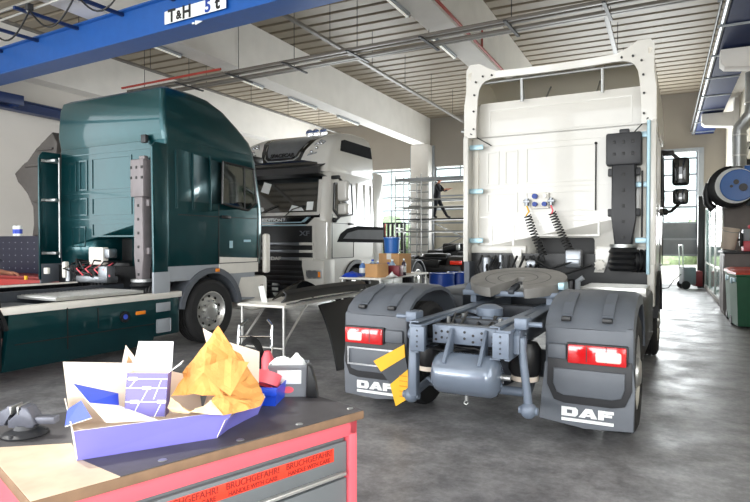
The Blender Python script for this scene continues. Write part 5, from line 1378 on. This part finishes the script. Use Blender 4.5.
# steel cupboard in front with things on it
CU = thing('steel_cupboard', 'low taupe steel cupboard behind the green bins', 'cupboard', (0, 0, 0))
b = MB(); b.box(1.18, 1.95, 14.75, 15.9, .0, 1.35, .01); b.build('cupboard_body', mat('cupboard_taupe', '#8a8280', .6), CU)
b = MB(); b.box(1.14, 1.97, 14.68, 15.95, 1.35, 1.4, .008); b.build('cupboard_top', m_plastd, CU)
b = MB(); b.box(1.165, 1.18, 14.8, 15.3, .1, 1.3, .004); b.box(1.165, 1.18, 15.34, 15.86, .1, 1.3, .004); dd = b.build('door', mat('cupboard_taupe2', '#7f7876', .6), CU)
b = MB(); b.cyl((1.155, 15.28, .7), (1.155, 15.28, .85), .01, n=8); b.build('handle', m_chrome, dd)
BK = thing('white_bucket', 'tilted white plastic bucket on the steel cupboard', 'bucket', (1.24, 14.92, 1.43), 0); BK.scale = (.88, .88, .95); BK.rotation_euler = (0, R(9), 0)
b = MB(); b.lathe([(.15, 0), (.16, .02), (.19, .46), (.205, .47), (.205, .5), (.185, .5), (.15, .03)], (0, 0, .01), 'z', 28); b.build('bucket_shell', m_inner, BK)
b = MB(); b.tube([(-.2, 0, .47), (-.16, -.14, .42), (0, -.2, .4), (.16, -.14, .42), (.2, 0, .47)], .006, 6); b.build('bail_handle', m_galv, BK)
MC = thing('red_machine', 'red and grey workshop machine next to the white bucket', 'machine', (1.69, 14.97, 1.4), 0)
b = MB(); b.box(-.16, .2, -.2, .2, .0, .22, .02); b.build('machine_base', m_redp, MC)
b = MB(); b.box(-.16, .2, -.19, .2, .22, .48, .02); b.build('machine_head', m_lgrey, MC)
b = MB(); b.box(-.22, -.16, -.1, .05, .1, .4, .02); b.cyl((-.19, -.05, .25), (-.27, -.05, .25), .025, n=10); b.build('machine_side_box', m_ink, MC)
b = MB(); b.sph((-.02, 0, .53), .05, 10); b.build('machine_knob', m_redp, MC)
b = MB(); b.box(-.12, .1, -.27, -.24, .2, .34) if 0 else None; b.bm.free()
# hose reel
HRS = 1.25
HR = thing('exhaust_hose_reel', 'blue exhaust hose reel with black hose and white rim on the right wall', 'hose reel', (1.62, 16.15, 2.92), R(-8))
b = MB(); b.lathe([(.1, -.2), (.41, -.2), (.44, -.19), (.44, -.16), (.42, -.15)], (-.12, 0, 0), 'y', 36, caps=(1, 0)); b.build('reel_rim', m_print, HR)
b = MB(); b.lathe([(.3, -.14), (.44, -.13), (.52, -.08), (.54, .05), (.52, .2), (.46, .26), (.3, .28)], (-.22, .02, -.02), 'y', 36)
b.tube([(-.7, .08, .1), (-.76, .08, -.15), (-.74, .1, -.4), (-.6, .1, -.56)], .1, 12); b.build('hose', m_black, HR)
b = MB(); b.lathe([(.0, -.24), (.37, -.235), (.39, -.22), (.39, -.2), (.1, -.2)], (-.06, 0, 0), 'y', 36); b.box(-.0, .4, -.22, .1, -.22, .3, .03); b.box(.06, .34, -.16, .12, .25, .48, .02); b.build('fan_housing', m_fanb, HR)
b = MB(); b.cyl((.05, -.34, -.06), (.05, -.22, -.06), .09, n=16); b.cyl((-.1, -.29, .08), (-.1, -.22, .08), .06, n=14); b.cyl((-.2, -.27, -.02), (-.2, -.22, -.02), .035, n=12); b.build('motor', m_black, HR)
b = MB(); b.box(.1, .42, .05, .2, -.5, -.2, .02); b.box(.34, .4, -.1, .3, -.1, .1, .01); b.build('wall_bracket', m_chasd, HR)
HR.scale = (.95, 1.0, .95)
# duct
DU = thing('air_duct', 'silver ventilation duct rising from the blue hose reel', 'duct', (0, 0, 0))
b = MB(); b.tube([(1.56, 16.1, 3.36), (1.56, 16.1, 4.15), (1.57, 16.08, 4.26), (1.68, 16.0, 4.4), (1.78, 15.95, 4.55), (1.8, 15.95, 4.7), (1.8, 15.95, 5.5)], .15, 20); b.build('duct_pipe', m_galv, DU)
b = MB()
for z in (3.62, 4.1): b.lathe([(.152, z - .02), (.165, z - .015), (.165, z + .015), (.152, z + .02)], (1.56, 16.1, 0), 'z', 20, caps=(0, 0))
for z in (4.8,): b.lathe([(.152, z - .02), (.165, z - .015), (.165, z + .015), (.152, z + .02)], (1.8, 15.95, 0), 'z', 20, caps=(0, 0))
b.build('duct_collar', m_alu, DU)
b = MB()
b.cyl((1.8, 17.2, 3.35), (1.8, 22.8, 3.9), .0, n=4) if 0 else None
b.bm.free()
# slanted flue pipes on the wall
for i, (ya, za, yb_, zb_, lab) in enumerate(((17.0, 4.0, 18.1, 3.65, 'nearer slanted galvanised pipe on the right wall above the cabin'), (18.6, 3.8, 20.6, 3.35, 'farther slanted galvanised pipe on the right wall above the cabin'))):
    t = thing('wall_pipe', lab, 'pipe', (1.82, ya, za), 0)
    b = MB(); b.cyl((0, 0, 0), (0, yb_ - ya, zb_ - za), .07, n=14); b.build('pipe_run', m_chrome, t)
    b = MB(); b.box(0, .18, .1, .16, -.1, .08, .005); b.box(0, .18, yb_ - ya - .2, yb_ - ya - .14, zb_ - za - .05, zb_ - za + .1, .005); b.build('pipe_clip', m_plastd, t)
# trolley near the right gate
TR = thing('welding_trolley', 'small grey and red trolley beside the right gate', 'trolley', (.72, 22.6, 0), R(15))
b = MB(); b.box(-.2, .2, -.25, .25, .16, .75, .03); b.build('trolley_body', m_mgrey, TR)
b = MB(); b.box(.2, .42, -.2, .2, .1, .62, .03); b.build('red_tank', mat('tank_red', '#8a2f35', .5), TR)
b = MB(); b.tube([(-.2, .2, .7), (-.22, .2, 1.5), (-.22, -.2, 1.5), (-.2, -.2, .7)], .02, 8); b.build('handle', m_alu, TR)
for y in (-.24, .24):
    b = MB(); b.lathe([(.04, -.03), (.13, -.03), (.145, -.01), (.145, .01), (.13, .03), (.04, .03)], (-.12, y, .145), 'y', 18); b.build('wheel', m_rub, TR)
b = MB(); b.tube([(-.2, 0, .5), (-.45, -.1, .3), (-.6, 0, .03), (-.9, -.3, .02)], .015, 6); b.build('cable', m_plastd, TR)

# ------------------------------------------------------------------ crane
GA = R(-4.0)
CR = thing('crane_girder', 'blue overhead crane girder with white capacity sign', 'overhead crane', (-15.2, 8.405, 5.32), GA)
CR.scale = (.925, .925, .925)
L = 17.35
b = MB(); b.prism([(-.28, 0), (.28, 0), (.28, .03), (.22, .05), (.22, .6), (.28, .62), (.28, .65), (-.28, .65), (-.28, .62), (-.22, .6), (-.22, .05), (-.28, .03)], 'x', .1, L, bev=.004); b.build('girder_beam', m_blue, CR)
for x in (.15, L + .1):
    b = MB(); z0, z1 = (-.22, .06) if x < 1 else (-.16, .2)
    b.box(x - .15, x + .15, -1.3, 1.3, z0, z1, .02)
    for y in (-1.1, 1.1): b.cyl((x - .08, y, z0 + .06), (x + .08, y, z0 + .06), .12, n=20)
    b.build('end_carriage', m_dblue, CR)
sx0 = 8.0
CRi = 0
b = MB(); b.box(0, 1.58, -.297, -.282, .13, .37, .004); sg = b.build('capacity_sign', m_print, CR)
SGX = 7.95
sg.location = (SGX, 0, -.03)
text('T', .33, 'sign_lettering', m_ink, sg, (.2, -.3, .25), (R(90), 0, 0), .003, .01)
text('&', .22, 'sign_lettering', m_ink, sg, (.39, -.3, .235), (R(90), 0, 0), .003, .008)
text('H', .33, 'sign_lettering', m_ink, sg, (.6, -.3, .25), (R(90), 0, 0), .003, .01)
text('5', .31, 'sign_lettering', m_inkb, sg, (1.14, -.3, .245), (R(90), 0, 0), .003, .01)
text('t', .31, 'sign_lettering', m_ink, sg, (1.38, -.3, .255), (R(90), 0, 0), .003, .012)
b = MB(); b.prism([(0, 0), (.22, .06), (0, .13)], 'y', -.297, -.28); b.prism([(-.1, .04), (-.03, .04), (-.03, .09), (-.1, .09)], 'y', -.297, -.28); o = b.build('direction_mark', m_print, CR); o.location = (SGX + .82, -.002, -.055); o.scale = (.8, 1, .6)
# festoon line
b = MB(); b.box(.3, L - .3, -1.5, -1.46, .6, .65, .004); b.cyl((.3, -1.32, .56), (L - .3, -1.32, .56), .022, n=8); fr_ = b.build('festoon_rail', m_alu, CR)
k = .6
while k < L - .5:
    b = MB(); b.box(k, k + .07, -1.55, -.2, .53, .59); b.build('rail_bracket', m_dblue, fr_); k += 1.5
k = .9
while k < L - 2:
    pts = [(k + 1.5 * f, -1.4, .5 - .45 * math.sin(math.pi * f)) for f in [j / 12 for j in range(13)]]
    if -1 < k < 9: b = MB(); b.tube(pts, .018, 6); b.build('festoon_cable', m_ink, fr_); b = MB(); b.box(k - .05, k + .05, -1.46, -1.34, .5, .63, .01); b.build('cable_trolley', m_plastd, fr_)
    k += 1.5
# runways
for nm, x, z0, z1, lab in (('runway_beam', -15.2, 5.02, 5.3, 'dark blue crane runway beam along the left wall'), ('runway_beam', 1.3, 5.6, 5.8, 'blue crane runway beam on white corbels along the right wall')):
    t = thing(nm, lab, 'crane runway', (x, 0, 0), 0)
    b = MB(); w = .14 if x < 0 else .3
    b.box(-w, w, -5.9, 24.9, z0, z0 + .03); b.box(-w, w, -5.9, 24.9, z1 - .03, z1); b.box(-.03, .03, -5.9, 24.9, z0 + .03, z1 - .03); b.build('beam_profile', m_dblue if x < 0 else m_runway, t)
    b = MB(); b.box(-.03, .03, -5.9, 24.9, z1, z1 + .04); b.build('crane_rail', m_steel, t)
    if x > 0:
        b = MB(); b.cyl((-.36, -5.9, z0 + .03), (-.36, 24.9, z0 + .03), .045, n=10); b.build('conductor_rail', m_steel, t); b = MB(); b.cyl((-.44, -5.9, z0 + .14), (-.44, 24.9, z0 + .14), .025, n=8); b.build('power_cable', m_plastd, t)
        b = MB()
        for k in range(16): b.box(-.44, .3, -5 + k * 1.95, -4.95 + k * 1.95, z0 - .03, z0)
        b.build('rail_hanger', m_lgrey, t)
for y in (7.4, 14.2, 20.95):
    n += 1; b = MB(); b.prism([(1.02, 5.56), (XR, 5.56), (XR, 5.1), (1.1, 5.2), (1.02, 5.28)], 'y', y - .2, y + .2, bev=.01); struct(b.build(f'trim_{n}', m_conc), 'white concrete corbel under the right crane runway', 'corbel')
for y in (0.5, 7.4, 14.2, 20.95):
    n += 1; b = MB(); b.box(XR - .12, XR, y - .25, y + .25, 0, ZD); struct(b.build(f'trim_{n}', m_conc), 'pale concrete pilaster in the right wall', 'pilaster')

# ------------------------------------------------------------------ ceiling services
def light(label, x, y, z, L, g, rz=0):
    t = thing('tube_light', label, 'ceiling light', (x, y, z), rz, g)
    b = MB(); b.box(-.06, .06, -L / 2, L / 2, .02, .07, .008); b.build('housing', m_lgrey, t)
    b = MB(); b.cyl((0, -L / 2 + .04, .0), (0, L / 2 - .04, .0), .02, n=10); b.build('tube', m_lamp, t)
    b = MB(); b.box(-.03, .03, -L / 2 + .02, -L / 2 + .05, -.02, .03); b.box(-.03, .03, L / 2 - .05, L / 2 - .02, -.02, .03); b.build('lamp_holder', m_print, t)
words_ = ['first', 'second', 'third', 'fourth', 'fifth']
for i, y in enumerate((9.5, 12.6, 15.4, 18.3)):
    light(f'tube light on the left edge of the middle beam, {words_[i]} from the crane', -10.1, y, 5.89, 1.5, 'tube lights on the middle beam')
for i, y in enumerate((9.6, 12.4, 15.2, 18.2)):
    light(f'tube light on the beam left of the white cab, {words_[i]} from the crane', -4.42, y, 5.89, 1.5, 'tube lights on the right beam')
b = MB(); b.cyl((-3.78, -5.9, 6.05), (-3.78, 24.9, 6.05), .03, n=8)
b.cyl((-3.78, 13.2, 6.05), (-3.78, 13.2, 6.5), .02, n=8)
o = b.build('sprinkler_pipe', m_pipered, None); tag(o, 'long red pipe running along the right beam', 'pipe')
# central service conduits hung in each bay
for x, z, lab in ((-7.0, 6.25, 'grey service conduit hung under the deck over the middle trucks'), (-12.75, 6.35, 'grey service conduit hung under the deck over the left bay'), (-1.1, 6.25, 'grey service conduit hung under the deck above the white cab')):
    t = thing('service_conduit', lab, 'conduit', (x, 0, z), 0)
    y1 = 22.5
    b = MB(); b.box(-.05, .05, 2.0, y1, -.03, .03, .006); b.build('conduit_body', mat('conduit', '#75716a', .5), t)
    b = MB()
    y = 3.0
    while y < y1: b.cyl((0, y, .03), (0, y, ZD - z + .1), .008, n=6); y += 2.2
    b.build('hanger_rod', m_plastd, t)
    b = MB(); b.lathe([(.05, .05), (.08, -.02), (.24, -.12), (.26, -.2), (.24, -.2), (.0, -.16)], (0, y1 - .1, -.1), 'z', 20); b.build('high_bay_lamp', m_galv, t)
# cable tray bundle across the bays
CT = thing('cable_tray', 'bundle of galvanised cable trays hung across the bays under the beams', 'cable tray', (0, 11.1, 5.72), R(-3))
b = MB()
for y, z in ((-.35, 0), (-.1, .03), (.15, .0), (.4, .05)):
    b.box(-13.2, 1.2, y - .05, y + .05, z - .02, z + .03, .004)
b.build('tray_rail', mat('tray', '#6b665e', .5, metal=.2), CT)
b = MB()
for k in range(9): b.box(-13 + k * 1.72, -12.94 + k * 1.72, -.45, .5, -.05, -.02); b.cyl((-12.97 + k * 1.72, 0, .0), (-12.97 + k * 1.72, 0, 1.5), .008, n=6)
b.build('tray_hanger', m_plastd, CT)
b = MB(); b.cyl((-13.2, -.55, .05), (-9.6, -.55, .05), .03, n=8); b.build('red_conduit', m_pipered, CT)
# hanging black hoses before the left gate
HRk = thing('hose_rack', 'rack of hanging black hoses before the left gate', 'hose rack', (-11.6, 24.6, 0), 0)
b = MB(); b.box(-1.6, 1.0, -.05, .05, 2.42, 2.5); b.box(-1.6, -1.52, -.05, .05, 0, 2.5); b.box(.92, 1.0, -.05, .05, 0, 2.5); b.build('rack_frame', m_black, HRk)
random.seed(8)
for k in range(11):
    x = -1.4 + k * .22; b = MB(); b.tube([(x, 0, 2.44), (x + random.uniform(-.02, .02), .02, 1.6), (x + random.uniform(-.04, .04), 0, random.uniform(.3, .8))], .065, 8); b.build('hose', m_black, HRk)
b = MB(); b.tube([(.02, -.1, 2.44), (.03, -.1, 1.2)], .03, 8); b.build('red_hose', m_pipered, HRk)
# ------------------------------------------------------------------ camera, light
cam = bpy.data.cameras.new('camera'); co = bpy.data.objects.new('camera', cam); C.objects.link(co)
cam.sensor_width = 36; cam.lens = 585 / 750 * 36; cam.clip_start = .05; cam.clip_end = 300
co.location = (0, 0, 1.6)
co.rotation_euler = (R(90) - math.atan2(9, 585), 0, R(26.3))
SC.camera = co

w = bpy.data.worlds.new('world'); SC.world = w; w.use_nodes = True
nt = w.node_tree; bg = nt.nodes['Background']
bg.inputs['Color'].default_value = (.93, .97, 1, 1); bg.inputs['Strength'].default_value = 3.2

def area(name, loc, rot, sx, sy, e, col=(1, 1, 1)):
    l = bpy.data.lights.new(name, 'AREA'); l.shape = 'RECTANGLE'; l.size = sx; l.size_y = sy; l.energy = e; l.color = col
    o = bpy.data.objects.new(name, l); C.objects.link(o); o.location = loc; o.rotation_euler = rot; return o
# daylight entering through the gates behind the camera and the far gates
for x0, x1 in GB:
    area('gate_daylight', ((x0 + x1) / 2, YN + .02, 3.45), (R(90), 0, 0), x1 - x0, 6.9, 175, (.96, .985, 1))
    area('forecourt_bounce', ((x0 + x1) / 2, YN + .3, 1.6), (R(90 + 40), 0, 0), x1 - x0, 3, 430, (.98, .99, 1))
for (x0, x1), e in zip(GB, (1, .3, 1)):
    area('gate_daylight', ((x0 + x1) / 2, YF - .05, 3.2), (R(-90), 0, 0), x1 - x0, 3.4, 420 * e, (.95, .98, 1))
    area('yard_bounce', ((x0 + x1) / 2, YF - .3, 2.6), (R(-90 - 40), 0, 0), x1 - x0, 3, 420 * e, (.97, .99, 1))
area('unseen_side_daylight', (XL + .02, -1.5, 3.7), (R(90), 0, R(-90)), 7, 5, 240, (.97, .99, 1))  # unseen left window, added to lift the ambient light
area('unseen_side_daylight', (XR - .02, -1.2, 2.8), (R(90), 0, R(90)), 7.5, 3.5, 200, (.97, .99, 1))
s = bpy.data.lights.new('sun', 'SUN'); s.energy = 2.5; s.angle = R(.6); s.color = (1, .975, .93)
so = bpy.data.objects.new('sun', s); C.objects.link(so)
d = V((.66, -.06, -.75)); so.rotation_euler = d.to_track_quat('-Z', 'Y').to_euler()
vs = SC.view_settings; vs.view_transform = 'Standard'; vs.look = 'None'; vs.exposure = 0; vs.gamma = 1; vs.use_curve_mapping = False
SC.cycles.use_denoising = True
SC.cycles.max_bounces = 8; SC.cycles.diffuse_bounces = 5; SC.cycles.glossy_bounces = 4; SC.cycles.transparent_max_bounces = 12
SC.cycles.sample_clamp_indirect = 4
SC.cycles.caustics_reflective = False; SC.cycles.caustics_refractive = False

for o in [o for o in C.objects if o.type == 'MESH' and o.name.split('.')[0] in ('tray_hanger', 'corner_channel', 'cab_bracket', 'tank_bracket', 'wing_strap', 'air_valve', 'cross_member', 'fifth_wheel_bracket', 'door_step_panel', 'step_panel', 'strap_catch', 'socket', 'mirror_arm', 'relay_box', 'deflector_hinge', 'intake_clips', 'line_tail', 'cab_lock_rosette', 'window_sheet', 'screw_head', 'tray_rail', 'wheel_nut', 'hand_hole', 'lamp_bulb', 'grease_groove', 'deflector_bolts', 'stay_clamp', 'cable')]: split(o)
